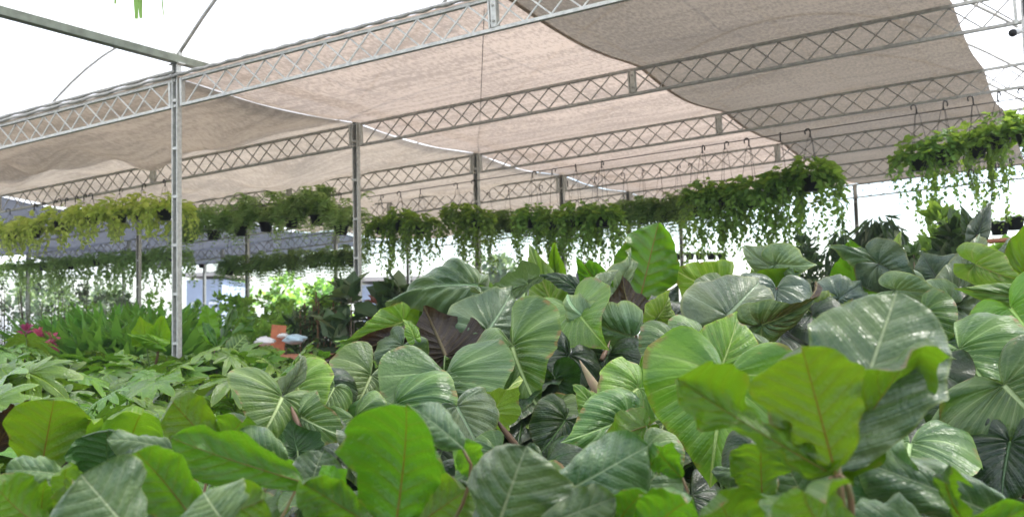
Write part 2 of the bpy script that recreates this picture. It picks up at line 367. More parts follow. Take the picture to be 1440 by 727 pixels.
# posts
def post(U, V, top, label):
    e = empty('steel_post', (U, V, 0), label, 'post', 'galvanised posts of the shade house')
    link('channel', MB().box((0, .022, top/2), (.056, .012, top)).mesh('channel', M['recess_shade']), e)
    for s in (-1, 1): link('flange', MB().box((s*.036, -.004, top/2), (.014, .062, top)).mesh('flange', M['steel']), e)
    link('base_plate', MB().box((0, 0, .006), (.2, .2, .012)).mesh('base_plate', M['steel_dark']), e)
    z = .35
    bm = MB().box((0, -.018, 0), (.056, .028, .03)).mesh('batten', M['steel'])
    while z < top-.1: link('batten', bm, e, (0, 0, z)); z += .52
    link('cap', MB().box((0, 0, top+.006), (.10, .09, .012)).mesh('cap', M['steel']), e)
rown = {0: 'in the front row in front of the yellow hanging baskets', 1: 'left of the first green trailing basket', 2: 'rising out of a trailing basket in the middle', 3: 'fourth in the middle row, its head above the baskets', 4: 'fifth in the middle row, mostly behind hanging ferns', 5: 'last in the middle row at the far edge of the cloth'}
for i, V in enumerate(TV):
    post(U0, V, BOT+DEP+(.17 if i == 0 else .06), 'galvanised steel post '+rown[i])
lrow = {1: 'at the left edge beside the yellow baskets', 2: 'behind the front post, rising from dark strap plants', 3: 'beside the orange board in the background', 4: 'left of the brown cane palms', 5: 'farthest of the left row, behind the cane palms'}
for i in range(1, 6): post(U0-BAY, TV[i], BOT+DEP+zt(U0-BAY)+.06, 'thin galvanised steel post '+lrow[i])
for i in (3, 4, 5): post(U0-2*BAY, TV[i], BOT+DEP+zt(U0-2*BAY)+.06, 'distant pale steel post '+{3: 'beside the pink leaved plants', 4: 'behind the hanging vines on the left', 5: 'in front of the blue grey shed'}[i])
for i in range(1, 6): post(U0+BAY, TV[i], BOT+DEP+zt(U0+BAY)+.06, f'galvanised steel post, {ordn[i]} beyond the right edge of the cloth')
post(U0+BAY/2, 22.40, BOT+DEP+zt(U0+BAY/2), 'slim grey post under the far edge of the cloth on the right')
# gutters and arches and purlins
def gutter(U, y0, y1, label):
    z = 4.40+zt(U)
    e = empty('roof_gutter', (U, y0, z), label, 'gutter', 'roof gutters')
    L = y1-y0
    mb = MB(); prof = [(-.075, .07), (-.05, 0), (.05, 0), (.075, .07), (.068, .07), (.045, .006), (-.045, .006), (-.068, .07)]
    V = [(x, 0, zz) for x, zz in prof]+[(x, L, zz) for x, zz in prof]; n = len(prof)
    mb.add(V, [(k, (k+1) % n, (k+1) % n+n, k+n) for k in range(n)]); link('channel', mb.mesh('channel', M['gutter']), e)
    y = (TV[0]-y0) % 3.0
    while y < L:
        link('saddle', MB().box((0, 0, -.012), (.17, .09, .012)).box((-.06, 0, .09), (.012, .05, .05)).box((.06, 0, .09), (.012, .05, .05)).mesh('saddle', M['steel']), e, (0, y, 0)); y += 3.0
for b, t in ((-3, 'far left roof gutter'), (-2, 'roof gutter over the slate cloth'), (-1, 'roof gutter left of the front post'), (0, 'grey green roof gutter running over the front post'), (1, 'roof gutter beyond the right cloth edge')):
    gutter(U0+BAY*b, -6, 24, t)
RISE = 1.85
def archz(U):
    b = math.floor((U-U0)/BAY); du = (U-U0-b*BAY)/BAY*2-1
    return 4.47+zt(U0+BAY*b)*(1-(du+1)/2)+zt(U0+BAY*(b+1))*(du+1)/2+RISE*(1-du*du)
an = 0
for b in (-3, -2, -1, 0, 1):
    for V in [-4.66, -1.66, 1.34, 4.34]+TV+[25.3]:
        if V < 3 and b < -1: continue
        us = [U0+BAY*b+.01+(BAY-.02)*k/20 for k in range(21)]
        o = link('roof_arch', MB().tube([(u, V, archz(u)) for u in us], .02, 8).mesh('roof_arch', M['steel_dark'], True))
        where = {-3: 'far left', -2: 'second left', -1: 'left', 0: 'middle', 1: 'right'}[b]
        dist = 'overhead' if V < 6 else ('at the first truss' if V < 8 else 'at the truss %s' % {10.35: 'behind it', 13.34: 'second behind', 16.28: 'third behind', 19.3: 'fourth behind', 22.34: 'at the far edge', 25.3: 'past the far edge'}[V])
        if V < 3: dist = 'behind the viewer ' + {-4.66: 'farthest back', -1.66: 'just behind', 1.34: 'just ahead'}[V]
        setp(o, f'steel pipe arch of the {where} bay, {dist}', 'roof arch', 'pipe arches under the white film'); an += 1
for b in (0, 1):
    for k, fr in enumerate((.25, .5, .75)):
        u = U0+BAY*(b+fr)
        o = link('roof_purlin', MB().tube([(u, -6, archz(u)-.03), (u, 25.5, archz(u)-.03)], .015, 8).mesh('roof_purlin', M['steel_dark'], True))
        setp(o, f'long steel purlin {["left of the ridge", "along the ridge", "right of the ridge"][k]} of the {bayn[b]}', 'purlin', 'purlins under the film')
# milky film
for b in (-3, -2, -1, 0, 1, 2):
    nx, ny = 17, 23
    us = np.linspace(U0+BAY*b+.02, U0+BAY*(b+1)-.02, nx); vs = np.linspace(-6, 25.3, ny)
    V = [(u, v, archz(min(u, U0+BAY*(b+1)-.021))+.035-.03*abs(math.sin((v-1.34)*math.pi/3))) for v in vs for u in us]
    me = bpy.data.meshes.new('roof_film'); me.from_pydata(V, [], [(j*nx+i, j*nx+i+1, (j+1)*nx+i+1, (j+1)*nx+i) for j in range(ny-1) for i in range(nx-1)])
    me.materials.append(M['film']); me.polygons.foreach_set('use_smooth', [True]*len(me.polygons))
    setp(link('roof_film', me), f'milky white plastic roof film vault over the {({**bayn, 2: "bay beyond the right edge"})[b]}', 'roof film', 'white film vaults')

# ------------------------------------------------------------------ shade cloths
def cloth(name, ua, ub, m, label, seed, sag=.13, uedge=None, z0=0., v0=TV[0]-.03, v1=TV[-1]+.03, nu=60, fold=.05):
    r = np.random.RandomState(seed); nv = int((v1-v0)*9)
    vs = np.linspace(v0, v1, nv)
    V = np.zeros((nv, nu, 3))
    ph = r.rand(12)*6.28
    for j, v in enumerate(vs):
        a = ua+(uedge[0](v) if uedge else 0); c = ub+(uedge[1](v) if uedge else 0)
        us = np.linspace(a, c, nu); s = (us-ua)/(ub-ua)
        i = min(max(np.searchsorted(TV, v)-1, 0), len(TV)-2); fr = min(max((v-TV[i])/(TV[i+1]-TV[i]), 0), 1)
        pr = math.sin(math.pi*fr)
        z = BOT+DEP+CH_H/2+.012+TILT*(us-U0)+z0
        z = z-sag*pr**1.3*(1+.35*np.sin(us*1.1+ph[i]))-.02*pr
        # diagonal drag folds that fan from the tie points
        for k in range(4):
            d = (us-U0)*math.cos(.5+.25*k)+(v-TV[i])*math.sin(.5+.25*k)*1.4
            z = z-fold*pr*.5*np.sin(np.pi*np.clip(s, 0, 1))**.5*np.maximum(0, np.sin(d*(1.1+.5*k)+ph[(i*3+k) % 12]))**6
        z = z-fold*.35*pr*np.sin(np.pi*np.clip(s, 0, 1))**.5*np.abs(np.sin(us*2.3+ph[(i+5) % 12]+v*.4))
        V[j, :, 0] = us; V[j, :, 1] = v; V[j, :, 2] = z
    me = bpy.data.meshes.new(name); idx = np.arange(nv*nu).reshape(nv, nu)
    fcs = np.stack([idx[:-1, :-1], idx[:-1, 1:], idx[1:, 1:], idx[1:, :-1]], -1).reshape(-1, 4)
    me.from_pydata(V.reshape(-1, 3).tolist(), [], fcs.tolist()); me.materials.append(m)
    me.polygons.foreach_set('use_smooth', [True]*len(me.polygons))
    e = empty(name, (0, 0, 0), label, 'shade cloth', 'shade cloths laid over the trusses')
    link('fabric', me, e)
    hem = [tuple(V[0, k]+np.array([0, -.02, .012+.004*math.sin(k*1.7)])) for k in range(0, nu, 1)]
    link('rolled_hem', MB().tube(hem, [.016+.008*math.sin(k*.9)**2 for k in range(len(hem))], 6).mesh('rolled_hem', M['steel_dark'], True), e)
    return e
def scal(v):
    i = min(max(np.searchsorted(TV, v)-1, 0), len(TV)-2); fr = min(max((v-TV[i])/(TV[i+1]-TV[i]), 0), 1)
    return math.sin(math.pi*fr)
cloth('shade_cloth', U0-BAY+.05, U0-.05, M['cloth_grey'], 'grey brown sagging shade cloth over the left bay behind the front truss', 2, .05, (lambda v: 0, lambda v: .04-.01*scal(v)), fold=.30)
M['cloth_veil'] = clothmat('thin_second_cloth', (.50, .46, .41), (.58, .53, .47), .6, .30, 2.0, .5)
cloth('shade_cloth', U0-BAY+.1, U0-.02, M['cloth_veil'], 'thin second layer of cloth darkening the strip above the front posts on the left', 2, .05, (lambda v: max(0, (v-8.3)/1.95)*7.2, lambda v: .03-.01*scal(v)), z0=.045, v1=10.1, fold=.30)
cloth('shade_cloth', U0+.03, U0+BAY/2+.35, M['cloth_pink'], 'pale pinkish translucent shade cloth right of the middle post row', 2, .05, (lambda v: -.025+.01*scal(v)+.012*math.sin(v*5), lambda v: -.04*scal(v)-.22), fold=.04)
cloth('shade_cloth', U0+BAY/2+.02, U0+BAY-.5, M['cloth_dark'], 'darker grey shade cloth on the right with a scalloped outer edge', 2, .05, (lambda v: -.04*scal(v)+.06, lambda v: -.02*scal(v)-.12), z0=-.008, fold=.04)
cloth('shade_cloth', U0-2*BAY-.2, U0-BAY-.06, M['cloth_blue'], 'slate blue shade netting over the far left bay beyond the yellow baskets', 4, .16, v0=TV[1]-.4, fold=.08)
# cord under cloth
a = atV(681, 14, TV[0]-.05); b = atV(673, 215, TV[2]-.06)
setp(link('cord', MB().tube([a, (a+b)/2+np.array([0, 0, -.02]), b], .004, 6).mesh('cord', M['wire'])), 'thin cord stretched under the pale cloth toward the middle post', 'cord')

# ------------------------------------------------------------------ leaf meshes
def smooth_curve(pts, n):
    pts = np.array(pts, float); k = len(pts); out = []
    P = np.vstack([2*pts[0]-pts[1], pts, 2*pts[-1]-pts[-2]])
    for i in range(k-1):
        p0, p1, p2, p3 = P[i:i+4]
        for t in np.linspace(0, 1, 12, endpoint=False):
            out.append(.5*((2*p1)+(-p0+p2)*t+(2*p0-5*p1+4*p2-p3)*t*t+(-p0+3*p1-3*p2+p3)*t**3))
    out.append(pts[-1]); out = np.array(out)
    s = np.r_[0, np.cumsum(np.linalg.norm(np.diff(out, axis=0), axis=1))]
    t = np.linspace(0, s[-1], n)
    return np.c_[np.interp(t, s, out[:, 0]), np.interp(t, s, out[:, 1])]
HEART = [(0.0, 1.0), (.05, .90), (.17, .74), (.33, .55), (.45, .33), (.50, .08), (.48, -.15), (.38, -.32), (.24, -.38), (.11, -.31), (.035, -.15), (.006, -.01)]
OUT = {'heart': HEART,
       'longheart': [(0, 1.0), (.05, .9), (.15, .72), (.27, .5), (.36, .25), (.38, .05), (.35, -.12), (.27, -.24), (.16, -.26), (.07, -.18), (.02, -.08), (.006, -.01)]}
FIGW = {'fig': ([0, .06, .16, .3, .45, .6, .74, .86, .95, 1], [.06, .16, .25, .32, .39, .44, .45, .37, .21, .0]),
        'oval': ([0, .06, .2, .4, .6, .8, .93, 1], [.02, .11, .25, .35, .36, .27, .13, 0]),
        'strap': ([0, .1, .3, .6, .8, .93, 1], [.02, .06, .11, .13, .11, .06, 0])}
def leafmesh(kind, seed, m, bend=.5, fold=.2, curl=.35, wave=.04, wn=5., quilt=.018, res=1.0, twist=0., lobe=1.0, width=1.0):
    r = np.random.RandomState(seed)
    if kind in OUT or kind == 'lobed':
        if kind == 'lobed':
            nh = 34; th = np.linspace(0, math.pi-.10, nh)
            lob = [(0, 1.0, .33), (.60, .97, .32), (1.2, .86, .31), (1.85, .68, .33), (2.5, .52, .36)]
            rr = np.full(nh, .30)
            for t0, L, wd in lob:
                d = np.abs(th-t0)/wd; rr = np.maximum(rr, .34+(L-.34)*np.clip(1-d**1.25, 0, 1))
            half = np.c_[rr*np.sin(th), rr*np.cos(th)]; half = np.vstack([half, [.004, -.01]])
        else:
            half = smooth_curve(OUT[kind], int(30*res)); half[:, 1] = np.where(half[:, 1] < 0, half[:, 1]*lobe, half[:, 1])
        lf = half[::-1].copy(); lf[:, 0] *= -1
        ol = np.vstack([lf[:-1], half]); nsp = len(ol); nr = int(13*res) if kind != 'lobed' else 5
        # uneven margin
        jit = 1+.035*np.interp(np.arange(nsp), np.linspace(0, nsp-1, 16), r.randn(16))+.008*np.interp(np.arange(nsp), np.linspace(0, nsp-1, 40), r.randn(40))
        ol = ol*jit[:, None]
        t = (np.arange(nr+1)/nr)**.9
        XY = t[:, None, None]*ol[None]; edge = np.repeat(t[:, None], nsp, 1)
        s_ang = np.repeat(np.linspace(-1, 1, nsp)[None], nr+1, 0)
        nrow, ncol = nr+1, nsp
    else:
        ss, ww = FIGW[kind]; nrow = int(26*res); ncol = int(8*res)*2+1
        s = np.linspace(0, 1, nrow)**.95; wv = np.interp(s, ss, ww)
        wv = np.convolve(np.r_[wv[0], wv, wv[-1]], [.25, .5, .25], 'valid'); wv[0] = .02; wv[-1] = 0
        tt = np.linspace(-1, 1, ncol)
        XY = np.zeros((nrow, ncol, 2)); jl = 1+.07*np.interp(np.arange(nrow), np.linspace(0, nrow-1, 11), r.randn(11))-.08; jr = 1+.07*np.interp(np.arange(nrow), np.linspace(0, nrow-1, 11), r.randn(11))+.04
        XY[:, :, 0] = tt[None]*wv[:, None]*np.where(tt[None] < 0, jl[:, None], jr[:, None]); XY[:, :, 1] = s[:, None]+.04*np.abs(tt[None])*(1-s[:, None])
        edge = np.abs(np.repeat(tt[None], nrow, 0)); edge = np.maximum(edge, np.clip((s[:, None]-.9)*10, 0, 1)*edge)
        s_ang = np.sign(tt)[None]*s[:, None]
    x, y = XY[..., 0], XY[..., 1]; ax = np.abs(x)
    if kind == 'lobed':
        th = np.arctan2(ax, y); phase = th/.60+.0
        y0 = y
    elif kind in OUT:
        g = y-.42*ax-.5*x*x; phi = np.arctan2(g, ax+1e-6)
        phase = np.where(g > 0, 4.1*g/(.24+.9*ax+.42*np.maximum(g, 0)), phi/(math.pi/2)*2.3)
        small = np.hypot(x, y) < .02; phase = np.where(small, .5, phase)
    elif kind == 'strap': phase = (y-.9*ax)*16
    else: phase = (y-.55*ax-.3*x*x)*8.+.5
    dm = np.minimum(1, ax/.07)
    z = quilt*np.abs(np.sin(math.pi*phase))**.8*dm*(1-.35*edge)*np.where(y > -9, 1, 0)
    z = z+fold*ax*(1-.45*np.clip(y, 0, 1))-curl*x*x
    ph = r.rand(6)*6.28
    z = z+wave*edge**2*(np.sin(wn*s_ang*2.2+ph[0])+.5*np.sin(wn*s_ang*4.7+ph[1])+.35*np.sin(wn*s_ang*9+ph[4]))
    z = z+.035*np.sin(4*x+ph[2])*np.sin(3.5*y+ph[3])
    if kind != 'lobed': z = z-wave*4.*np.clip(edge-.62, 0, 1)**2*(1+1.5*np.sin(s_ang*3.1+ph[5])*np.sign(s_ang+.01))
    if kind == 'lobed': z = z-.25*(x*x+np.clip(y, -1, 1)**2)*.5
    x = x*width
    if abs(twist) > 1e-4:
        a = twist*y; x, z = x*np.cos(a)-z*np.sin(a), x*np.sin(a)+z*np.cos(a)
    # bend along the midrib
    if abs(bend) > 1e-3:
        bb = bend*(.4+.6*np.clip(y, 0, 1)); ang = bb*y
        Y = np.sin(ang)/np.where(np.abs(bb) < 1e-6, 1e-6, bb); Z = -(1-np.cos(ang))/bb
        Y2 = Y+z*np.sin(ang); Z2 = Z+z*np.cos(ang)
    else: Y2, Z2 = y, z
    V = np.stack([x, Y2, Z2], -1).reshape(-1, 3)
    idx = np.arange(nrow*ncol).reshape(nrow, ncol)
    f = np.stack([idx[:-1, :-1], idx[:-1, 1:], idx[1:, 1:], idx[1:, :-1]], -1).reshape(-1, 4)
    if kind in OUT or kind == 'lobed': f = f[:, ::-1]
    me = bpy.data.meshes.new('leaf'); nv, nf = len(V), len(f)
    me.vertices.add(nv); me.vertices.foreach_set('co', V.astype(np.float32).ravel())
    me.loops.add(nf*4); me.loops.foreach_set('vertex_index', f.astype(np.int32).ravel())
    me.polygons.add(nf); me.polygons.foreach_set('loop_start', np.arange(0, nf*4, 4, dtype=np.int32))
    me.update(calc_edges=True); me.polygons.foreach_set('use_smooth', np.ones(nf, bool))
    uvl = me.uv_layers.new(name='UVMap'); uv = np.stack([XY[..., 0], XY[..., 1]], -1).reshape(-1, 2)
    uvl.data.foreach_set('uv', uv[f.ravel()].astype(np.float32).ravel())
    for nm, arr in (('vein', phase), ('edge', edge)):
        a = me.attributes.new(nm, 'FLOAT', 'POINT'); a.data.foreach_set('value', np.asarray(arr, np.float32).ravel())
    me.materials.append(m); me['chord'] = float(1.0)
    me['tipY'] = float(V[:, 1].max())
    return me
# face orientation check: heart faces must look to +Z (upper side)
def upfix(me):
    a = np.zeros(len(me.polygons)*3, np.float32); me.polygons.foreach_get('normal', a); ar = np.zeros(len(me.polygons), np.float32); me.polygons.foreach_get('area', ar)
    if (a.reshape(-1, 3)[:, 2]*ar).sum() < 0: me.flip_normals()
    return me
def bez(p0, p1, p2, p3, n=9):
    t = np.linspace(0, 1, n)[:, None]
    return (1-t)**3*p0+3*(1-t)**2*t*p1+3*(1-t)*t*t*p2+t**3*p3

# ------------------------------------------------------------------ foreground plants
PL = {}
def plant(key, name, label, cat, crown, style='heart'):
    """crown: pixel x, depth, height of the growing point"""
    x, z, h = crown
    d = ray(x, 450); p = EYE+d*z; base = np.array([p[0], p[1], .04])
    e = empty(name, base, label, cat)
    PL[key] = dict(e=e, base=base, crown=np.array([p[0], p[1], h]), style=style, js=[])
    return e
def put_leaf(key, me, J, X, Y, Nn, sx, sy, pet=True, pr=.006, petmat=None, name='leaf', label=None):
    P = PL[key]; b = P['base']
    M4 = Matrix(((X[0]*sx, Y[0]*sy, Nn[0]*sy, J[0]-b[0]), (X[1]*sx, Y[1]*sy, Nn[1]*sy, J[1]-b[1]), (X[2]*sx, Y[2]*sy, Nn[2]*sy, J[2]-b[2]), (0, 0, 0, 1)))
    link(name, me, P['e'], M4=M4, label=label)
    if pet:
        c = P['crown']; J = np.asarray(J); dist = np.linalg.norm(J-c)
        if P['style'] == 'fig': p1 = J-Y*dist*.25
        else: p1 = J-Nn*dist*.12-Y*.04*dist+np.array([0, 0, -.28*dist])
        p2 = c+(np.array([J[0]-c[0], J[1]-c[1], 0])*.15+np.array([0, 0, .35*dist]))
        if P['style'] == 'fig': p2 = c+(J-c)*.25+np.array([0, 0, .08*dist])
        if P['style'] == 'fig' and J[2] < c[2]+.02: c = c-np.array([0, 0, c[2]-J[2]+.12]); p2 = c+np.array([0, 0, .04])
        pts = bez(J-Nn*.004, p1, p2, c)-b
        pm = petmat or ('petiole_red' if P['style'] == 'fig' else ('petiole_brown' if rnd.random() < .35 else 'petiole'))
        link('petiole', MB().tube(list(pts), [pr*(.8+.7*k/8) for k in range(9)], 7).mesh('petiole', M[pm], True), P['e'])
def hero(key, kind, m, j, t, z, dz=-.1, W=100, spin=0., under=False, seed=None, pet=True, **kw):
    if kind in ('fig', 'oval'): W = W*1.22; j = (j[0]+(j[0]-t[0])*.08, j[1]+(j[1]-t[1])*.08)
    else: W = W*1.2; t = (t[0]+(t[0]-j[0])*.06, t[1]+(t[1]-j[1])*.06)
    J = at(*j, z); T = at(*t, z+dz); Y = nrm(T-J); L = np.linalg.norm(T-J); mid = (J+T)/2
    tc = nrm(EYE-mid); Nn = nrm(tc-(tc@Y)*Y)
    if under: Nn = -Nn
    s = math.radians(spin+random.Random(int(j[0]+t[1]*3)).uniform(-14, 14)); X = nrm(np.cross(Y, Nn))
    Nn, X = Nn*math.cos(s)+X*math.sin(s), X*math.cos(s)-Nn*math.sin(s)
    Wm = W*z/F_PX/max(.35, abs(math.cos(s)))
    seed = seed if seed is not None else int(j[0]*7+j[1]*13+t[0])
    r = random.Random(seed)
    dens = W*.5+math.hypot(t[0]-j[0], t[1]-j[1])*.5
    base_w = {'heart': 1.0, 'longheart': .77, 'fig': .92, 'oval': .72, 'strap': .26, 'lobed': 1.5}[kind]
    width = Wm/(L*base_w)
    o = dict(bend=r.uniform(.3, 1.0), fold=r.uniform(.1, .55), curl=r.uniform(.5, 1.5), wave=r.uniform(.05, .11) if 'heart' in kind else r.uniform(.07, .13), wn=r.uniform(2.5, 6), twist=r.uniform(-.25, .25), quilt=.055 if 'heart' in kind else .016, res=1.25 if dens > 90 else 1.0)
    o.update(kw)
    me = leafmesh(kind, seed, M[m], width=width, **o); upfix(me)
    k = 1/me['tipY'] if me['tipY'] > .3 else 1.
    k = min(k, 1.6)
    PL[key]['js'].append(J)
    put_leaf(key, me, J, X, Y, Nn, L, L*k, pet, pr=min(.008, .0025+.009*L))
H_ = 'philodendron'
plant('A', H_, 'philodendron with two wide pale-veined velvety leaves in the middle of the picture', 'plant', (640, 4.2, .5))
plant('B', H_, 'philodendron holding a tall white-veined leaf left of the pink pointed sheath', 'plant', (735, 4.1, .5))
plant('C', H_, 'philodendron with maroon backed leaf and a folded grey-green leaf drooping over it', 'plant', (610, 4.9, .6))
plant('D', H_, 'philodendron whose bright green heart leaf stands above a drooping grey leaf', 'plant', (830, 4.6, .6))
plant('E', 'upright_philodendron', 'tall plant lifting one huge backlit upright leaf toward the hanging baskets', 'plant', (895, 5.6, .8))
plant('F', 'upright_philodendron', 'plant with a narrow puckered yellow-green leaf pointing straight up', 'plant', (780, 5.5, .8))
plant('G', H_, 'philodendron with the widest yellow-green ribbed leaf, right of centre', 'plant', (1030, 3.5, .4))
plant('H', H_, 'philodendron with grey and blue-green cupped leaves under the long trailing basket', 'plant', (1040, 5.2, .7))
plant('I', H_, 'philodendron with pale broad leaves below the little row of hanging pots', 'plant', (1050, 6.3, .8))
plant('J', H_, 'philodendron with large round pale-veined leaf cut by the right edge', 'plant', (1400, 3.6, .5))
plant('K', H_, 'small curly leaved philodendron low on the right above the grey leaf', 'plant', (1285, 3.3, .4))
plant('L', H_, 'philodendron with big curled leaf and grey twisted leaf behind the blurred grey one', 'plant', (1225, 5.6, .7))
plant('M', H_, 'philodendron with tall folded grey leaf at the far right', 'plant', (1370, 5.6, .7))
plant('N', H_, 'philodendron with round leaf beside the brown stalk, left of centre', 'plant', (395, 3.8, .4))
plant('O', H_, 'philodendron with rounded striped leaves edged by a maroon underside on the left', 'plant', (515, 4.1, .5))
plant('P', H_, 'philodendron low in the centre with yellow-edged folded leaf', 'plant', (850, 3.6, .3))
plant('Q', H_, 'low philodendron with serrated grey leaf in front of the paired pale-veined leaves', 'plant', (680, 3.3, .3))
B_ = 'broadleaf_fig'
plant('a', B_, 'young fig with upright translucent leaves at the lower left corner', 'plant', (70, 2.5, .95), 'fig')
plant('b', B_, 'young fig with two long wavy backlit leaves left of centre front', 'plant', (290, 2.2, .85), 'fig')
plant('c', B_, 'young fig with one tall red-ribbed leaf in the bottom centre', 'plant', (560, 1.9, .95), 'fig')
plant('d', B_, 'young fig with large blurred grey leaves low in the centre', 'plant', (770, 1.9, .95), 'fig')
plant('e', B_, 'young fig closest to the viewer with red stem, grey upper leaf and lime backs', 'plant', (1183, 1.56, 1.14), 'fig')
plant('f', B_, 'young fig with bluish grey leaves at the bottom right corner', 'plant', (1310, 2.1, .9), 'fig')
plant('g', B_, 'young fig leafing out along the bottom left edge with blurred grey leaf', 'plant', (140, 1.8, .95), 'fig')

# --- centre
hero('A', 'heart', 'heart', (628, 524), (652, 600), 3.75, -.22, 158, -4, fold=.16, curl=.25, bend=.4, lobe=1.25)
hero('A', 'heart', 'heart', (553, 568), (592, 640), 3.55, -.2, 150, 14, fold=.22, bend=.5, lobe=1.2)
hero('B', 'heart', 'heart', (722, 488), (741, 556), 3.9, -.2, 118, 18, fold=.2, bend=.35, lobe=1.7, curl=.3)
hero('B', 'longheart', 'heart_dark', (735, 575), (772, 650), 3.9, -.1, 100, 20)
hero('C', 'heart', 'heart_grey', (684, 466), (730, 402), 4.7, .15, 88, 10, fold=-.05, bend=.25, lobe=.5)
hero('C', 'heart', 'heart_brown', (626, 500), (600, 436), 4.65, .12, 112, 0, under=True, lobe=.6, bend=.2)
hero('C', 'longheart', 'heart_grey', (672, 402), (552, 398), 5.0, -.1, 62, 25, fold=.1, bend=.95, curl=.5, lobe=.6)
hero('C', 'heart', 'fig', (640, 440), (618, 394), 5.05, .1, 84, 0, under=True, lobe=.7)
hero('C', 'heart', 'fig_lime', (608, 452), (606, 420), 5.1, .05, 66, 0, under=True, lobe=.5)
hero('C', 'longheart', 'heart_grey', (742, 398), (676, 428), 4.95, 0, 22, 35, under=True)
hero('C', 'longheart', 'fig_lime', (712, 410), (732, 377), 5.2, 0, 15, 20, under=True, pet=False)
hero('O', 'longheart', 'heart_pale', (566, 452), (484, 487), 4.6, -.1, 48, -15, fold=.25, bend=.5, lobe=.5)
hero('O', 'longheart', 'heart_brown', (548, 478), (454, 512), 4.45, -.05, 30, 10, under=True, bend=.6)
hero('O', 'heart', 'heart_grey', (566, 486), (540, 524), 4.4, -.05, 60, 10)
hero('O', 'heart', 'heart', (522, 528), (500, 580), 3.9, -.15, 92, -12, lobe=1.3)
hero('O', 'heart', 'heart', (500, 590), (520, 640), 3.5, -.15, 84, 10, lobe=1.1)
hero('O', 'longheart', 'heart_pale', (582, 475), (574, 448), 4.3, .0, 18, 30, wave=.05)
hero('Q', 'heart', 'heart_grey', (642, 572), (690, 652), 3.2, -.08, 96, -10, lobe=.4, wave=.05, wn=9, fold=.12, bend=.3)
hero('Q', 'heart', 'heart_pale', (692, 582), (722, 528), 3.35, .03, 52, 30, under=True, lobe=.6)
hero('Q', 'heart', 'heart_grey', (536, 640), (480, 600), 2.9, .0, 70, 20, lobe=.6)
hero('Q', 'longheart', 'heart', (700, 640), (640, 690), 2.9, -.1, 70, 10)
hero('D', 'heart', 'heart_bright', (809, 436), (838, 470), 4.4, -.32, 98, 4, lobe=1.9, fold=.12, bend=.3, quilt=.022, curl=.2)
hero('D', 'longheart', 'heart_grey', (886, 470), (806, 452), 4.35, -.1, 52, -38, bend=.8, lobe=.5, fold=.05)
hero('D', 'heart', 'heart_brown', (888, 446), (872, 398), 4.9, .1, 50, 15, under=True)
hero('D', 'longheart', 'heart_grey', (842, 408), (874, 382), 4.85, .1, 26, 20)
hero('D', 'heart', 'heart_dark', (770, 468), (742, 510), 4.5, -.1, 70, 0)
hero('D', 'heart', 'heart_dark', (800, 500), (786, 556), 4.1, -.12, 78, -10, lobe=1.1)
hero('D', 'heart', 'heart_dark', (855, 500), (846, 560), 4.2, -.12, 84, 12, lobe=1.1)
hero('D', 'heart', 'heart_pale', (925, 446), (948, 414), 4.8, 0, 36, 25)
hero('E', 'oval', 'fig', (896, 436), (926, 314), 5.5, .05, 74, -8, under=True, bend=.12, wave=.07, wn=7, fold=.12, curl=.1, quilt=.03, res=1.4)
hero('E', 'longheart', 'heart_grey', (868, 412), (896, 350), 5.42, .05, 30, 40, bend=.3)
hero('E', 'longheart', 'fig', (842, 402), (814, 360), 5.4, 0, 36, 12, under=True)
hero('E', 'heart', 'heart_blue', (925, 440), (955, 400), 5.6, 0, 44, 10)
hero('F', 'longheart', 'heart_pale', (776, 428), (742, 346), 5.3, .05, 42, -6, bend=.25, fold=.35, quilt=.035, wave=.06, wn=8, lobe=.5)
hero('F', 'longheart', 'fig_lime', (786, 410), (776, 352), 5.6, .05, 24, 10, under=True)
hero('F', 'longheart', 'heart_dark', (822, 414), (768, 376), 5.1, .0, 22, 30, bend=.8)
hero('F', 'longheart', 'fig', (700, 430), (672, 392), 5.6, 0, 34, 10, under=True)
# --- low centre
hero('P', 'heart', 'heart', (880, 588), (812, 616), 3.3, -.15, 78, -12, lobe=.8, bend=.7)
hero('P', 'heart', 'fig', (908, 600), (846, 622), 3.15, -.1, 58, 20, under=True, lobe=.6)
hero('P', 'heart', 'heart_pale', (898, 545), (850, 578), 3.5, -.15, 88, 10, lobe=.9, bend=.6)
hero('P', 'longheart', 'heart_pale', (902, 568), (900, 505), 3.7, .05, 44, 30, under=True)
hero('P', 'heart', 'heart_dark', (795, 590), (762, 640), 3.4, -.1, 70, -20, lobe=.9)
hero('P', 'longheart', 'heart_pale', (838, 580), (816, 540), 3.6, 0, 34, 30, wave=.07)
hero('P', 'heart', 'heart_dark', (780, 530), (800, 580), 3.9, -.05, 62, 10, under=True)
hero('P', 'heart', 'heart_dark', (900, 640), (880, 690), 2.9, -.1, 80, 0)
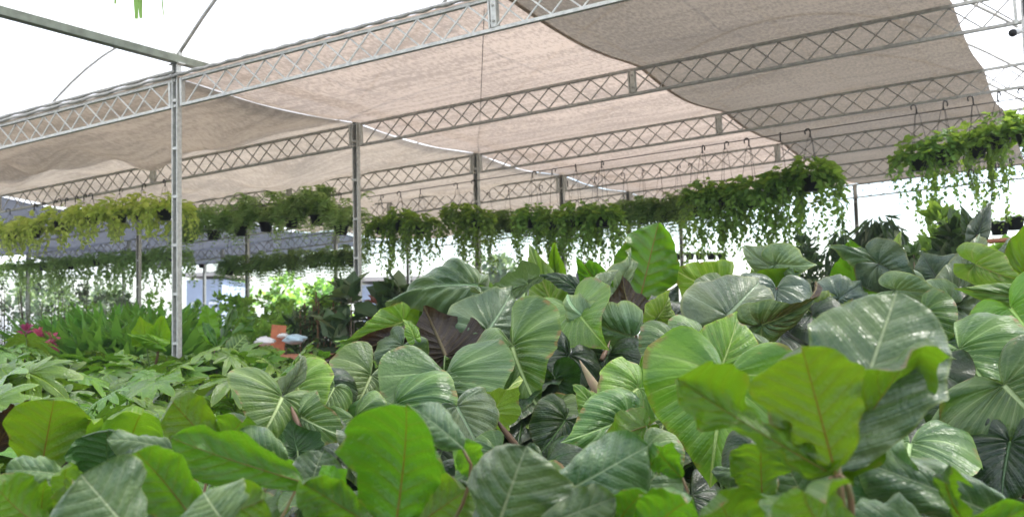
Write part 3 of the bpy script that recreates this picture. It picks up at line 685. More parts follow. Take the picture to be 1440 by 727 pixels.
# --- right of centre
hero('G', 'heart', 'heart_pale', (1020, 528), (998, 664), 3.15, -.16, 192, 2, lobe=1.0, fold=.10, bend=.45, quilt=.03, curl=.35, seed=11)
hero('G', 'heart', 'heart_pale', (1010, 522), (1046, 440), 3.75, .08, 84, 8, lobe=.4, bend=.3)
hero('G', 'heart', 'heart', (905, 640), (925, 700), 2.75, -.1, 90, 0, lobe=1.)
hero('G', 'heart', 'heart', (948, 490), (918, 520), 3.8, -.1, 86, 0, lobe=1.1)
hero('G', 'heart', 'heart_dark', (1070, 640), (1060, 700), 2.9, -.1, 90, 0)
hero('G', 'heart', 'heart', (1090, 560), (1110, 640), 3.3, -.1, 100, 0)
hero('H', 'heart', 'heart_grey', (1023, 444), (1078, 386), 4.6, .16, 112, -10, lobe=1.1, fold=.08, bend=.3, quilt=.03)
hero('H', 'heart', 'heart_blue', (1092, 404), (1086, 466), 4.8, -.2, 88, 4, fold=.4, lobe=.8, bend=.3)
hero('H', 'heart', 'heart_brown', (1072, 455), (1150, 430), 4.4, -.15, 46, 20, fold=.2)
hero('H', 'heart', 'heart', (985, 478), (955, 505), 4.1, -.1, 80, 8)
hero('H', 'heart', 'heart', (1080, 500), (1060, 540), 3.9, -.1, 76, 0)
hero('I', 'heart', 'heart_pale', (1010, 410), (950, 386), 5.6, -.15, 66, -20, bend=.7, lobe=.7)
hero('I', 'heart', 'heart_grey', (1100, 384), (1050, 356), 5.5, 0, 46, -15, lobe=.7)
hero('I', 'heart', 'heart_grey', (1090, 372), (1138, 376), 5.4, -.2, 48, 28, under=False, lobe=.8, fold=.3, bend=.5)
hero('I', 'heart', 'fig', (1092, 418), (1118, 384), 5.35, .0, 70, 12, under=True, lobe=.7)
hero('I', 'longheart', 'heart_pale', (1075, 412), (1066, 376), 5.6, 0, 34, 30)
hero('I', 'heart', 'heart', (1010, 432), (975, 440), 5.1, -.1, 80, 0)
hero('I', 'heart', 'heart_pale', (1150, 440), (1196, 416), 4.9, 0, 46, 20, lobe=.6)
hero('I', 'heart', 'heart_blue', (940, 452), (930, 415), 5.2, 0, 60, 20)
# --- right
hero('J', 'heart', 'heart', (1412, 542), (1478, 606), 3.1, -.12, 170, -8, lobe=1.15, fold=.06, bend=.35, curl=.2, seed=5)
hero('J', 'heart', 'heart', (1348, 490), (1400, 556), 3.55, -.2, 150, 0, lobe=1.6, fold=.2, bend=.4)
hero('J', 'heart', 'heart_dark', (1420, 620), (1404, 712), 3.0, -.1, 110, 10)
hero('J', 'heart', 'heart_bright', (1420, 432), (1450, 470), 4.2, -.2, 120, 0, lobe=1.2)
hero('J', 'longheart', 'heart_pale', (1460, 424), (1376, 408), 4.6, -.1, 36, 20, bend=.6)
hero('K', 'heart', 'heart', (1280, 625), (1268, 700), 2.95, -.2, 150, 10, lobe=1.2, fold=.35, curl=.8, quilt=.035, wave=.06)
hero('K', 'heart', 'heart_dark', (1300, 520), (1234, 596), 3.5, -.1, 100, 10)
hero('K', 'heart', 'heart_dark', (1350, 590), (1336, 660), 3.2, 0, 80, 10)
hero('K', 'heart', 'heart_dark', (1262, 500), (1300, 546), 3.8, -.1, 80, -10)
hero('L', 'heart', 'fig', (1208, 408), (1192, 340), 5.2, .0, 66, 10, under=True, lobe=.6, wave=.06)
hero('L', 'heart', 'heart_grey', (1262, 388), (1176, 340), 5.1, -.05, 30, 25, bend=.6)
hero('L', 'longheart', 'heart_pale', (1246, 380), (1272, 328), 5.3, .0, 26, 20)
hero('L', 'heart', 'heart_blue', (1236, 372), (1284, 402), 5.0, -.15, 62, 10, fold=.4, wave=.07)
hero('L', 'heart', 'heart_grey', (1260, 408), (1320, 414), 4.7, -.15, 44, 10)
hero('L', 'heart', 'heart_blue', (1180, 420), (1216, 396), 4.9, 0, 60, 0)
hero('L', 'heart', 'heart', (1300, 440), (1330, 492), 4.2, -.1, 70, 10)
hero('M', 'heart', 'heart_blue', (1318, 392), (1296, 356), 5.4, .05, 78, -4, lobe=.6, bend=.2)
hero('M', 'longheart', 'heart_grey', (1340, 432), (1384, 324), 5.1, .1, 62, 14, bend=.2, fold=.3, lobe=.5)
hero('M', 'heart', 'heart_pale', (1372, 372), (1436, 400), 4.9, -.2, 46, 20, fold=.35)
hero('M', 'heart', 'fig', (1440, 386), (1446, 308), 5.0, .0, 50, 10, under=True)
hero('M', 'heart', 'heart_grey', (1418, 372), (1420, 330), 5.3, .05, 40, 10)
hero('M', 'heart', 'heart_grey', (1330, 425), (1290, 408), 4.9, -.1, 50, 0, wave=.07)
hero('M', 'longheart', 'heart_blue', (1374, 330), (1392, 284), 6.2, 0, 26, 10)
hero('M', 'longheart', 'heart_dark', (1366, 330), (1352, 290), 6.3, 0, 20, 10)
# --- left of centre
hero('N', 'heart', 'heart', (397, 558), (368, 618), 3.3, -.12, 124, -6, lobe=1.0, fold=.2, bend=.35, seed=21)
hero('N', 'heart', 'heart_pale', (420, 545), (444, 590), 3.55, -.12, 78, 18, lobe=1.1)
hero('N', 'longheart', 'heart_grey', (398, 552), (432, 508), 3.4, .02, 22, 40, lobe=.6)
hero('N', 'heart', 'heart', (424, 586), (470, 612), 3.3, -.12, 64, 0, lobe=.6)
hero('N', 'heart', 'heart_dark', (418, 634), (410, 596), 3.05, .05, 58, 0, under=True, lobe=.5)
hero('N', 'heart', 'heart_dark', (455, 545), (480, 590), 3.7, -.1, 70, 0)
hero('N', 'heart', 'heart_blue', (365, 655), (330, 625), 2.7, 0, 64, 10)
hero('N', 'heart', 'heart', (470, 545), (455, 575), 3.6, -.1, 60, 0)
# --- figs
hero('a', 'fig', 'fig', (57, 664), (76, 559), 2.35, .03, 92, 8, under=True, wave=.04)
hero('a', 'fig', 'fig_lime', (128, 668), (106, 566), 2.45, .02, 66, -10, under=True)
hero('a', 'fig', 'heart_dark', (152, 672), (148, 600), 2.2, 0, 84, 0, under=True)
hero('a', 'fig', 'fig_lime', (176, 640), (200, 566), 2.5, 0, 70, 14, under=True)
hero('a', 'fig', 'fig_grey', (250, 636), (152, 604), 2.1, -.03, 30, 32, bend=.5)
hero('a', 'oval', 'heart_brown', (-14, 640), (46, 548), 2.6, 0, 34, 10, under=True)
hero('a', 'oval', 'fig_grey', (30, 610), (28, 580), 2.6, 0, 30, 0)
hero('a', 'oval', 'heart_brown', (66, 668), (96, 622), 2.5, 0, 32, 0, under=True)
hero('a', 'fig', 'fig_grey', (90, 668), (10, 654), 2.1, -.05, 40, 30)
hero('g', 'oval', 'fig_lime', (92, 700), (88, 648), 1.95, 0, 34, 20, under=True)
hero('g', 'fig', 'fig_grey', (190, 756), (118, 668), 1.65, -.05, 118, -6, bend=.35, fold=.1)
hero('g', 'fig', 'fig', (62, 742), (-14, 690), 1.9, 0, 70, 10, under=True)
hero('g', 'fig', 'fig', (60, 736), (54, 668), 2.0, 0, 52, 12, under=True)
hero('g', 'fig', 'fig', (80, 732), (128, 682), 1.8, 0, 50, -20, under=True)
hero('g', 'fig', 'fig_grey', (130, 690), (206, 652), 2.1, -.06, 34, 20)
hero('g', 'fig', 'fig_lime', (150, 690), (206, 676), 2.1, -.04, 36, 30, under=True)
hero('b', 'fig', 'fig', (305, 634), (244, 566), 2.3, .02, 62, 6, under=True, wave=.05)
hero('b', 'fig', 'fig', (306, 638), (345, 578), 2.35, .02, 48, 0, under=True)
hero('b', 'fig', 'fig', (272, 730), (196, 634), 1.8, .02, 88, 0, under=True, wave=.06)
hero('b', 'fig', 'fig', (420, 676), (252, 630), 1.95, .02, 66, 8, under=True, wave=.06, bend=.5)
hero('b', 'fig', 'fig', (262, 736), (384, 712), 1.75, .02, 62, -8, under=True, wave=.06)
hero('b', 'fig', 'fig_grey', (318, 738), (290, 700), 1.6, -.02, 90, 0)
hero('b', 'oval', 'fig_lime', (374, 680), (376, 630), 2.2, 0, 32, 20, under=True)
hero('b', 'oval', 'fig_lime', (388, 672), (428, 640), 2.2, 0, 26, 30, under=True)
hero('b', 'fig', 'fig_grey', (402, 652), (338, 612), 2.3, -.05, 46, 0)
hero('c', 'fig', 'fig', (556, 742), (582, 566), 1.75, .03, 128, 4, under=True, wave=.035, seed=33, fold=.12, res=1.5)
hero('c', 'fig', 'fig_grey', (648, 628), (590, 572), 1.85, -.02, 50, 20, bend=.5)
hero('c', 'fig', 'fig_lime', (680, 672), (636, 618), 2.1, .0, 40, 24, under=True)
hero('c', 'fig', 'fig', (575, 745), (668, 686), 1.9, 0, 82, 0, under=True)
hero('c', 'fig', 'heart_dark', (610, 752), (660, 674), 2.0, 0, 76, 20, under=True)
hero('c', 'fig', 'fig_grey', (432, 700), (448, 634), 2.1, 0, 62, -10)
hero('c', 'fig', 'fig', (520, 736), (420, 676), 1.8, 0, 60, 10, under=True)
hero('c', 'oval', 'fig_lime', (486, 690), (446, 664), 2.0, 0, 30, 20, under=True)
hero('d', 'fig', 'fig_grey', (690, 770), (732, 636), 1.75, -.05, 128, -6, bend=.4, fold=.14, seed=17, res=1.5)
hero('d', 'fig', 'fig_grey', (778, 700), (908, 630), 1.95, -.05, 92, 12, bend=.5, fold=.1, seed=19, res=1.5)
hero('d', 'fig', 'fig', (955, 668), (908, 620), 2.0, 0, 40, 20, under=True)
hero('d', 'fig', 'fig_grey', (760, 740), (860, 700), 1.7, -.05, 60, 10)
hero('d', 'fig', 'fig', (900, 760), (968, 690), 1.7, 0, 82, 10, under=True)
hero('d', 'fig', 'fig_grey', (870, 730), (945, 640), 2.0, 0, 60, 10)
hero('d', 'fig', 'fig', (860, 745), (905, 684), 1.9, 0, 60, 20, under=True)
hero('e', 'fig', 'fig', (1172, 654), (1128, 482), 1.5, .02, 128, 0, under=True, wave=.03, seed=41, fold=.1, curl=.2, res=1.6)
hero('e', 'fig', 'fig_grey', (1178, 650), (1268, 396), 1.62, .10, 176, -4, bend=.28, fold=.1, wave=.03, seed=43, res=1.8)
hero('e', 'fig', 'fig', (1176, 655), (1292, 470), 1.66, -.02, 84, 26, under=True, bend=.2, seed=45)
hero('e', 'fig', 'fig', (1160, 660), (940, 552), 1.5, .05, 62, 24, under=True, seed=47, bend=.35, res=1.6)
hero('e', 'fig', 'fig', (1072, 700), (1068, 614), 1.9, .0, 76, 0, under=True)
hero('e', 'fig', 'fig', (1200, 790), (1090, 680), 1.35, 0, 110, 20, under=True, res=1.5)
hero('e', 'fig', 'fig', (1060, 780), (990, 690), 1.5, 0, 80, 10, under=True)
hero('e', 'fig', 'fig_grey', (1150, 735), (1100, 640), 1.95, 0, 80, 10)
hero('e', 'fig', 'fig_grey', (1120, 690), (1020, 650), 2.2, 0, 26, 30)
hero('f', 'fig', 'fig_grey', (1270, 760), (1200, 640), 1.9, -.04, 112, 0)
hero('f', 'fig', 'fig_grey', (1415, 732), (1234, 646), 1.85, -.05, 74, 10, bend=.4)
hero('f', 'strap', 'fig', (1362, 745), (1306, 648), 1.7, 0, 26, 20, under=True)
hero('f', 'fig', 'fig', (1310, 775), (1440, 712), 1.7, 0, 50, 20, under=True)
hero('f', 'fig', 'fig_grey', (1340, 760), (1180, 700), 1.7, 0, 60, 20)

# woody stems of the figs, pink sheath, brown stalks
for k in 'abcdefg':
    P = PL[k]; c = P['crown']-P['base']
    link('stem', MB().tube([(0, 0, 0), (c[0]*.4+.01, c[1]*.4, c[2]*.5), (c[0], c[1], c[2]+.02)], [.012, .009, .006], 8).mesh('stem', M['petiole_red'], True), P['e'])
P = PL['e']; a = at(1176, 652, 1.52)-P['base']; b = at(1183, 735, 1.56)-P['base']
link('stem', MB().tube([a, (a+b)/2, b, P['crown']-P['base']-np.array([0, 0, .3])], [.006, .009, .011, .012], 8).mesh('stem', M['petiole_red'], True), P['e'])
def spear(key, p0, p1, r0, m, name):
    P = PL[key]; a, b = at(*p0)-P['base'], at(*p1)-P['base']
    pts = bez(a, a+(b-a)*.3, a+(b-a)*.7+np.array([0, 0, -.01]), b, 8)
    link(name, MB().tube(list(pts), [r0*f for f in (.9, 1, 1, .95, .8, .6, .35, .05)], 8).mesh(name, M[m], True), P['e'])
spear('B', (856, 575, 3.7), (815, 506, 3.7), .021, 'sheath', 'leaf_sheath')
spear('N', (421, 602, 3.25), (408, 566, 3.3), .010, 'petiole_brown', 'stalk')
spear('Q', (730, 632, 3.3), (692, 580, 3.3), .011, 'petiole_brown', 'stalk')
spear('D', (846, 506, 4.1), (858, 478, 4.2), .010, 'petiole_brown', 'stalk')
spear('J', (1300, 490, 3.4), (1345, 505, 3.45), .018, 'petiole', 'stalk')
spear('J', (1306, 610, 3.2), (1330, 560, 3.2), .013, 'petiole', 'stalk')

# filler leaves under the canopy of each plant
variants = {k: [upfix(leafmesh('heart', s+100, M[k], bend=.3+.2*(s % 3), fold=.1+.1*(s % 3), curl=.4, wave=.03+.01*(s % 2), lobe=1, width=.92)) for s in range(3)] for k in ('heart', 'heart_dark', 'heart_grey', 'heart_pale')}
figvar = {k: [upfix(leafmesh('fig', s+200, M[k], bend=.3+.2*s, fold=.2, curl=.3, wave=.05, quilt=.007, width=1)) for s in range(3)] for k in ('fig', 'fig_grey')}
frn = random.Random(99)
def filler(key, n, rad, size, drop=(.10, .45)):
    P = PL[key]; js = P['js']; fig = P['style'] == 'fig'
    for k in range(n):
        j0 = js[frn.randrange(len(js))]
        J = np.array([j0[0]+frn.uniform(-rad, rad), j0[1]+frn.uniform(-rad*.6, rad)+.05, 0]); J[2] = j0[2]-frn.uniform(*drop)
        d = np.array([J[0]-P['crown'][0], J[1]-P['crown'][1], 0]); d = nrm(d+np.array([frn.uniform(-.2, .2), frn.uniform(-.35, .05), 0]))
        Y = nrm(d+np.array([0, 0, -frn.uniform(.1, 1.0) if not fig else frn.uniform(-.3, .9)]))
        up = nrm(np.array([frn.uniform(-.4, .4), frn.uniform(-.6, .1), 1])); Nn = nrm(up-(up@Y)*Y); X = np.cross(Y, Nn)
        L = size*frn.uniform(.7, 1.25)
        if J[2] < .35: continue
        if fig: me = figvar[frn.choice(['fig', 'fig_grey', 'fig', 'fig'])][frn.randrange(3)]
        else: me = variants[frn.choice(['heart', 'heart_dark', 'heart_dark', 'heart_dark'])][frn.randrange(3)]  # mostly the darkest leaf, so its colour paints shade into the gaps
        # keep clear of the lens
        x_, y_, z_ = px(J)
        if z_ < 1.5: continue
        put_leaf(key, me, J, X, Y, Nn, L, L, True, .005)
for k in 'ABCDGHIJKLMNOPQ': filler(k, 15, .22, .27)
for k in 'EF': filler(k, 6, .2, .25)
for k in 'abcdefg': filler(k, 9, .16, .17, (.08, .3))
# more plants behind the visible ones, filling the block of foliage
back = [(560, 5.4, 1.12), (700, 6.0, 1.25), (880, 6.6, 1.35), (990, 7.0, 1.45), (1120, 6.9, 1.5), (1240, 6.8, 1.5), (1350, 7.0, 1.6), (1440, 6.3, 1.5), (1150, 4.3, 1.25), (760, 3.0, .85), (960, 4.3, 1.2), (1230, 4.0, 1.2), (470, 3.4, .9), (590, 3.0, .9), (1100, 2.7, .9), (1330, 2.7, .95), (880, 2.6, .85), (360, 3.1, .9), (700, 2.5, .8), (480, 2.4, .85), (905, 5.4, 1.25), (820, 5.2, 1.22)]
for i, (x, z, h) in enumerate(back):
    key = 'z%d' % i
    t = (['tall', 'second tall', 'third tall', 'fourth tall', 'fifth tall', 'sixth tall', 'seventh tall', 'eighth tall'][i]+' philodendron from the left along the back of the bed') if i < 8 else ('dark green philodendron mostly hidden among its neighbours, '+['behind the blurred grey leaf', 'in the dark gap under the centre', 'behind the widest yellow-green leaf', 'right of the lime backed fig leaf', 'under the left striped leaves', 'under the serrated grey leaf', 'below the widest leaf', 'under the curly leaf on the right', 'below the folded yellow leaf', 'behind the two wavy fig leaves', 'behind the red-ribbed fig leaf', 'left of the red-ribbed fig leaf', 'under the huge upright leaf', 'under the bright heart leaf'][i-8])
    plant(key, H_, t, 'plant', (x, z, max(.3, h-.7)))
    c = PL[key]['crown']
    n = 9
    for k in range(n):
        a = k*2.4+frn.random()*.7; rr = .16+.26*math.sqrt((k+1)/n)
        J = np.array([c[0]+math.cos(a)*rr, c[1]+math.sin(a)*rr, h-.05-rr*.45+frn.uniform(-.05, .07)])
        PL[key]['js'].append(J)
        Y = nrm(np.array([math.cos(a)+.1, math.sin(a)-.3, -frn.uniform(.3, 1.1)])); up = np.array([frn.uniform(-.2, .2), -.35, 1.]); Nn = nrm(up-(up@Y)*Y)
        me = variants[frn.choice(['heart', 'heart', 'heart_grey', 'heart_dark', 'heart_dark', 'heart_pale'])][frn.randrange(3)]
        L = .30*frn.uniform(.8, 1.2); put_leaf(key, me, J, np.cross(Y, Nn), Y, Nn, L, L, True, .006)
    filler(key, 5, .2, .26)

# ------------------------------------------------------------------ lobed-leaf bed on the left
lob = [upfix(leafmesh('lobed', 300+s, M['lobed'], bend=.15+.12*s, fold=.0+.06*(s % 3), curl=.25, wave=.02, quilt=.012)) for s in range(5)]
proto = None; spots = []
lr = random.Random(5)
pet_me = None
def lobed_plant(x, y, top, n, s, lab):
    e = empty('lobed_leaf_plant', (x, y, .04), lab, 'plant', 'hand-leaved plants in the left bed')
    rot = lr.random()*6.28
    for k in range(n):
        a = rot+k*2.4; t = math.sqrt((k+.5)/n); rr = s*1.5*t
        hz = top-.04-.30*t*t*s/.16*.6+lr.uniform(-.09, .08)
        J = Vector((math.cos(a)*rr*.8, math.sin(a)*rr*.8, hz))
        dz = -.15-.8*t*lr.uniform(.5, 1.2)
        Y = Vector((math.cos(a), math.sin(a), dz)).normalized(); up = Vector((lr.uniform(-.5, .5), lr.uniform(-.7, .25), 1)); Nn = (up-Y*up.dot(Y)).normalized(); X = Y.cross(Nn)
        L = s*1.45*lr.uniform(.7, 1.25)
        link('leaf', lob[lr.randrange(5)], e, M4=Matrix(((X.x*L, Y.x*L, Nn.x*L, J.x), (X.y*L, Y.y*L, Nn.y*L, J.y), (X.z*L, Y.z*L, Nn.z*L, J.z), (0, 0, 0, 1))))
        pts = bez(np.array(J)-np.array(Nn)*.003, np.array(J)-np.array(Y)*.05+np.array([0, 0, -.06]), np.array([0, 0, hz*.7]), np.array([0, 0, max(0, hz-.45)]), 6)
        link('petiole', MB().tube(list(pts), .0035, 5, False).mesh('petiole', M['petiole'], True), e)
    link('stem', MB().tube([(0, 0, 0), (.01, 0, top*.5), (0, 0, top-.15)], [.012, .01, .006], 6).mesh('stem', M['bark'], True), e)
# rows in picture x for each depth
for rown_, (z, xs, top) in enumerate(((3.6, range(-40, 330, 95), 1.08), (4.3, range(-20, 430, 82), 1.16), (5.1, range(-30, 470, 72), 1.24), (6.0, range(-10, 500, 62), 1.29), (7.1, range(-20, 520, 56), 1.33), (8.4, range(-10, 540, 50), 1.355), (9.8, range(-10, 500, 46), 1.36))):
    for kx, x in enumerate(xs):
        p = at(x+lr.uniform(-14, 14), 460, z*lr.uniform(.95, 1.05))
        lobed_plant(p[0], p[1], top-.02+lr.uniform(-.13, .07 if z < 6 else .02)+(.10 if (x < 60 and z > 6) else 0), 10, .17, 'hand-leaved plant, %s from the left in the %s row of the left bed' % (['first', 'second', 'third', 'fourth', 'fifth', 'sixth', 'seventh', 'eighth', 'ninth', 'tenth', 'eleventh', 'twelfth'][kx], ['nearest', 'second', 'third', 'fourth', 'fifth', 'sixth', 'farthest'][rown_]))
# lime heart pair, paddle leaves standing out of the bed
plant('y', 'lime_leaved_plant', 'lime green plant with two upright heart leaves beside the front post', 'plant', (214, 8.0, 1.1))
hero('y', 'heart', 'fig_lime', (206, 478), (198, 446), 7.9, 0, 32, 0, under=True, lobe=.5); hero('y', 'heart', 'fig_lime', (222, 478), (226, 444), 7.9, 0, 28, 0, under=True, lobe=.5); hero('y', 'longheart', 'fig_lime', (222, 482), (178, 466), 7.8, 0, 18, 0)
plant('x', 'paddle_leaved_plant', 'plant with upright paddle leaf and arching straps right of the front post', 'plant', (312, 8.6, 1.0))
hero('x', 'oval', 'fig_lime', (300, 484), (289, 428), 8.6, 0, 24, 0, under=True, bend=.1); hero('x', 'strap', 'strap', (306, 490), (360, 456), 8.4, 0, 13, 10, bend=.9); hero('x', 'strap', 'strap', (306, 490), (286, 452), 8.2, 0, 12, 0); hero('x', 'strap', 'strap', (308, 492), (330, 440), 8.8, 0, 10, 10); hero('x', 'oval', 'heart', (318, 500), (345, 472), 8.2, 0, 26, 0)

# ------------------------------------------------------------------ leaf clouds
TPL = {  # leaf templates: (x, y, z) with y along the leaf; faces
 'ovate': (np.array([(0, 0, 0), (-.32, .28, .06), (.32, .28, .06), (-.26, .65, .04), (.26, .65, .04), (0, .45, -.03), (0, 1, -.12)]), [(0, 5, 1), (0, 2, 5), (1, 5, 3), (5, 2, 4), (3, 5, 6), (5, 4, 6)]),
 'lance': (np.array([(0, 0, 0), (-.09, .3, .02), (.09, .3, .02), (-.07, .68, -.04), (.07, .68, -.04), (0, 1, -.18)]), [(0, 2, 1), (1, 2, 4, 3), (3, 4, 5)]),
 'lobe3': (np.array([(0, 0, 0), (-.5, .2, .02), (-.2, .42, 0), (-.38, .72, 0), (0, 1, -.1), (.38, .72, 0), (.2, .42, 0), (.5, .2, .02)]), [(0, 2, 1), (0, 6, 4, 2), (2, 4, 3), (6, 5, 4), (0, 7, 6)]),
}
def cloud(P, D, Nn, L, tpl, W=1.0):
    """many little leaves as one array mesh"""
    tv, tf = TPL[tpl]; P = np.asarray(P, float); D = np.asarray(D, float); Nn = np.asarray(Nn, float)
    D /= np.linalg.norm(D, axis=1)[:, None]+1e-9; Nn = Nn-(Nn*D).sum(1)[:, None]*D; Nn /= np.linalg.norm(Nn, axis=1)[:, None]+1e-9
    X = np.cross(D, Nn); L = np.asarray(L, float)[:, None, None]
    V = P[:, None, :]+L*(tv[None, :, 0:1]*W*X[:, None, :]+tv[None, :, 1:2]*D[:, None, :]+tv[None, :, 2:3]*Nn[:, None, :])
    nv = len(tv); fs = []
    for f in tf: fs.append([tuple(i) for i in (np.array(f)[None]+np.arange(len(P))[:, None]*nv).tolist()])
    return V.reshape(-1, 3).tolist(), [q for s in fs for q in s]
def cloudmesh(name, parts, m, smooth=False):
    mb = MB()
    for V, Fc in parts:
        b = len(mb.v); mb.v += V; mb.f += [tuple(i+b for i in f) for f in Fc]
    return mb.mesh(name, m, smooth)
def rs(n, s): return np.random.RandomState(s)
def pothos(seed, R=.30, top=.16, nv=26, vl=(.25, .75), leaf=.075, nm=170, tpl='ovate'):
    r = np.random.RandomState(seed); parts = []
    a = r.rand(nm)*6.28; q = np.sqrt(r.rand(nm)); P = np.c_[np.cos(a)*q*R, np.sin(a)*q*R, top*(1-q**2)*r.uniform(.3, 1.15, nm)-.02]
    D = np.c_[np.cos(a), np.sin(a), r.uniform(-.9, .5, nm)]; Nn = np.c_[r.randn(nm)*.4, r.randn(nm)*.4-.3, np.ones(nm)]
    parts.append(cloud(P, D, Nn, leaf*r.uniform(.7, 1.4, nm), tpl))
    stems = MB()
    for k in range(nv):
        a = r.rand()*6.28; ln = vl[0]+(vl[1]-vl[0])*r.rand()**1.5; n = int(ln/.030); t = np.linspace(0, 1, n)
        rad = R*(.55+.55*np.minimum(1, t*3))+.05*np.sin(t*6+k); P = np.c_[np.cos(a+.3*t)*rad+r.randn(n)*.012, np.sin(a+.3*t)*rad+r.randn(n)*.012, .03+.05*np.sin(np.minimum(1, t*3)*3.14)-ln*t]
        b = r.rand(n)*6.28; D = np.c_[np.cos(b), np.sin(b), -r.uniform(.3, 1.6, n)]; Nn = np.c_[np.cos(a)+r.randn(n)*.5, np.sin(a)+r.randn(n)*.5, .7*np.ones(n)]
        parts.append(cloud(P, D, Nn, leaf*r.uniform(.55, 1.2, n)*(1-.45*t), tpl))
        stems.tube(P[::3], .003, 3, False)
    return parts, stems
def fern(seed, R=.42, n=70, drop=(.15, .5), leaf=.05, rise=.12):
    r = np.random.RandomState(seed); parts = []
    for k in range(n):
        a = r.rand()*6.28; ln = R*r.uniform(.6, 1.25); dr = r.uniform(*drop); m = 16; t = np.linspace(.08, 1, m)
        x = np.cos(a)*ln*t**.8; y = np.sin(a)*ln*t**.8; z = rise*np.sin(t*2.2)*r.uniform(.3, 1.6)-dr*t**2
        C = np.c_[x, y, z]; T = np.gradient(C, axis=0); T /= np.linalg.norm(T, axis=1)[:, None]
        S = np.cross(T, [0, 0, 1.]); S /= np.linalg.norm(S, axis=1)[:, None]+1e-9; U = np.cross(S, T)
        for sg in (-1, 1): parts.append(cloud(C, S*sg+T*.35, U, leaf*np.sin(t*2.7+.35)*r.uniform(.9, 1.3, m)+.012, 'lance', 1.9))
    return parts
POTPROF = [(.0, -.15), (.085, -.15), (.115, -.012), (.128, -.010), (.130, .012), (.118, .014), (.110, -.01), (0, -.012)]
pot_me = MB().lathe(POTPROF, 18).mesh('pot', M['pot'], True)
def hanger(h, m='wire'):
    mb = MB()
    for k in range(3):
        a = k*2.094+.4; mb.tube([(math.cos(a)*.122, math.sin(a)*.122, .01), (math.cos(a)*.03, math.sin(a)*.03, h-.07), (0, 0, h-.03)], .0028, 4)
    return mb.mesh('hanger_wire', M[m], True)
def hookmesh():
    pts = [(0, 0, -.06)]+[(0, 0, 0)]+[(.032-.032*math.cos(t), 0, .032*math.sin(t)+.01) for t in np.linspace(0, math.pi*1.25, 9)]
    return MB().tube(pts, .0085, 6).mesh('hook', M['wire'], True)
hook_me = hookmesh()
def basket(loc, hook_h, label, cat, group, fol, stems=None, rot=0., sc=1., hang=True):
    e = empty('hanging_basket', loc, label, cat, group, rot=(0, 0, rot)); e.scale = (sc, sc, sc)
    link('pot', pot_me, e); link('foliage', fol, e, kind='stuff')
    if stems: link('vines', stems, e, kind='stuff')
    if hang:
        link('hanger_wire', hanger(hook_h/sc), e); link('hook', hook_me, e, (0, 0, hook_h/sc))
    return e
pv = []
for s in range(4):
    p, st = pothos(s+1, .25+.02*s, .22+.03*(s % 2), 34+5*s, (.15, [.95, 1.1, .8, 1.0][s]), .10, 240); pv.append((cloudmesh('foliage', p, M['c_pothos']), st.mesh('vines', M['petiole'])))
pt = []
for s in range(2):
    p, st = pothos(s+21, .26, .25, 15, (.25, 1.25), .085, 190, 'lobe3'); pt.append((cloudmesh('foliage', p, M['c_pothos']), st.mesh('vines', M['petiole'])))
yv = []
for s in range(3):
    p, st = pothos(s+31, .40, .26, 26, (.1, .5), .11, 210); yv.append((cloudmesh('foliage', p, M['c_yellow']), st.mesh('vines', M['petiole'])))
fv = [cloudmesh('foliage', fern(s+5, .62, 56, (.05, .65), .095, .38), M['c_fern']) for s in range(3)]
fd = [cloudmesh('foliage', fern(s+15, .52, 66, (.1, .85), .075, .26), M['c_fern_dark']) for s in range(3)]
pd = []
for s in range(3):
    p, st = pothos(s+51, .48, .2, 36, (.2, .95), .115, 200); pd.append((cloudmesh('foliage', p, M['c_fern']), st.mesh('vines', M['petiole'])))
ORD = ['first', 'second', 'third', 'fourth', 'fifth', 'sixth', 'seventh', 'eighth', 'ninth', 'tenth', 'eleventh', 'twelfth', 'thirteenth', 'fourteenth', 'fifteenth', 'sixteenth']
br = random.Random(3)
# main row under the third truss, left to right
row = [(536, 312), (564, 306), (592, 310), (644, 297), (670, 302), (750, 301), (778, 305), (812, 300), (848, 298), (990, 272), (1022, 274), (1056, 268), (1100, 252), (1142, 244)]
WZ = 3.60
hooks = []
for i, (x, y) in enumerate(row):
    p = atV(x, y+6, 12.0)
    f, st = pv[i % 4]
    hz = 3.60+TILT*(p[0]+6)*1.0 - p[2]
    basket(p, hz, f'{ORD[i]} basket of green heart-leaved vines from the left in the middle hanging row', 'hanging basket', 'vine baskets in the middle row', f, st, br.random()*6, [.84, .92, .88, .80, .92, .90, .82, .94, .98, 1.0, .92, 1.08, 1.0, 1.1][i]); hooks.append(p)
for i, (x, y) in enumerate([(1292, 222), (1330, 214), (1372, 204), (1406, 190), (1444, 186)]):
    p = atV(x, y, 11.6); f, st = pt[i % 2]
    basket(p, 3.78+TILT*(p[0]+1)-p[2], f'{ORD[i]} basket with dark pot and trailing lobed vines from the left in the right-hand group', 'hanging basket', 'lobed vine baskets on the right', f, st, br.random()*6, .98)
a0, a1 = np.array([-9.6, 12.0, 3.60-.125]), np.array([.4, 12.0, 3.60+.22])
setp(link('hanging_rail', MB().tube([a0+np.array([0, 0, .028]), a1+np.array([0, 0, .028])], .006, 6).mesh('hanging_rail', M['wire'])), 'thin wire carrying the hooks of the middle basket row', 'wire')
# yellow row
for i, (x, y) in enumerate([(-20, 332), (14, 326), (48, 322), (86, 312), (130, 304), (168, 300), (200, 296), (232, 296)]):
    p = atV(x, y, 10.30); f, st = yv[i % 3]
    basket(p, BOT+zt(p[0])-.03-p[2], f'{ORD[i]} golden yellow-green leaved hanging basket from the left edge', 'hanging basket', 'golden baskets under the second truss', f, st, br.random()*6, 1.0)
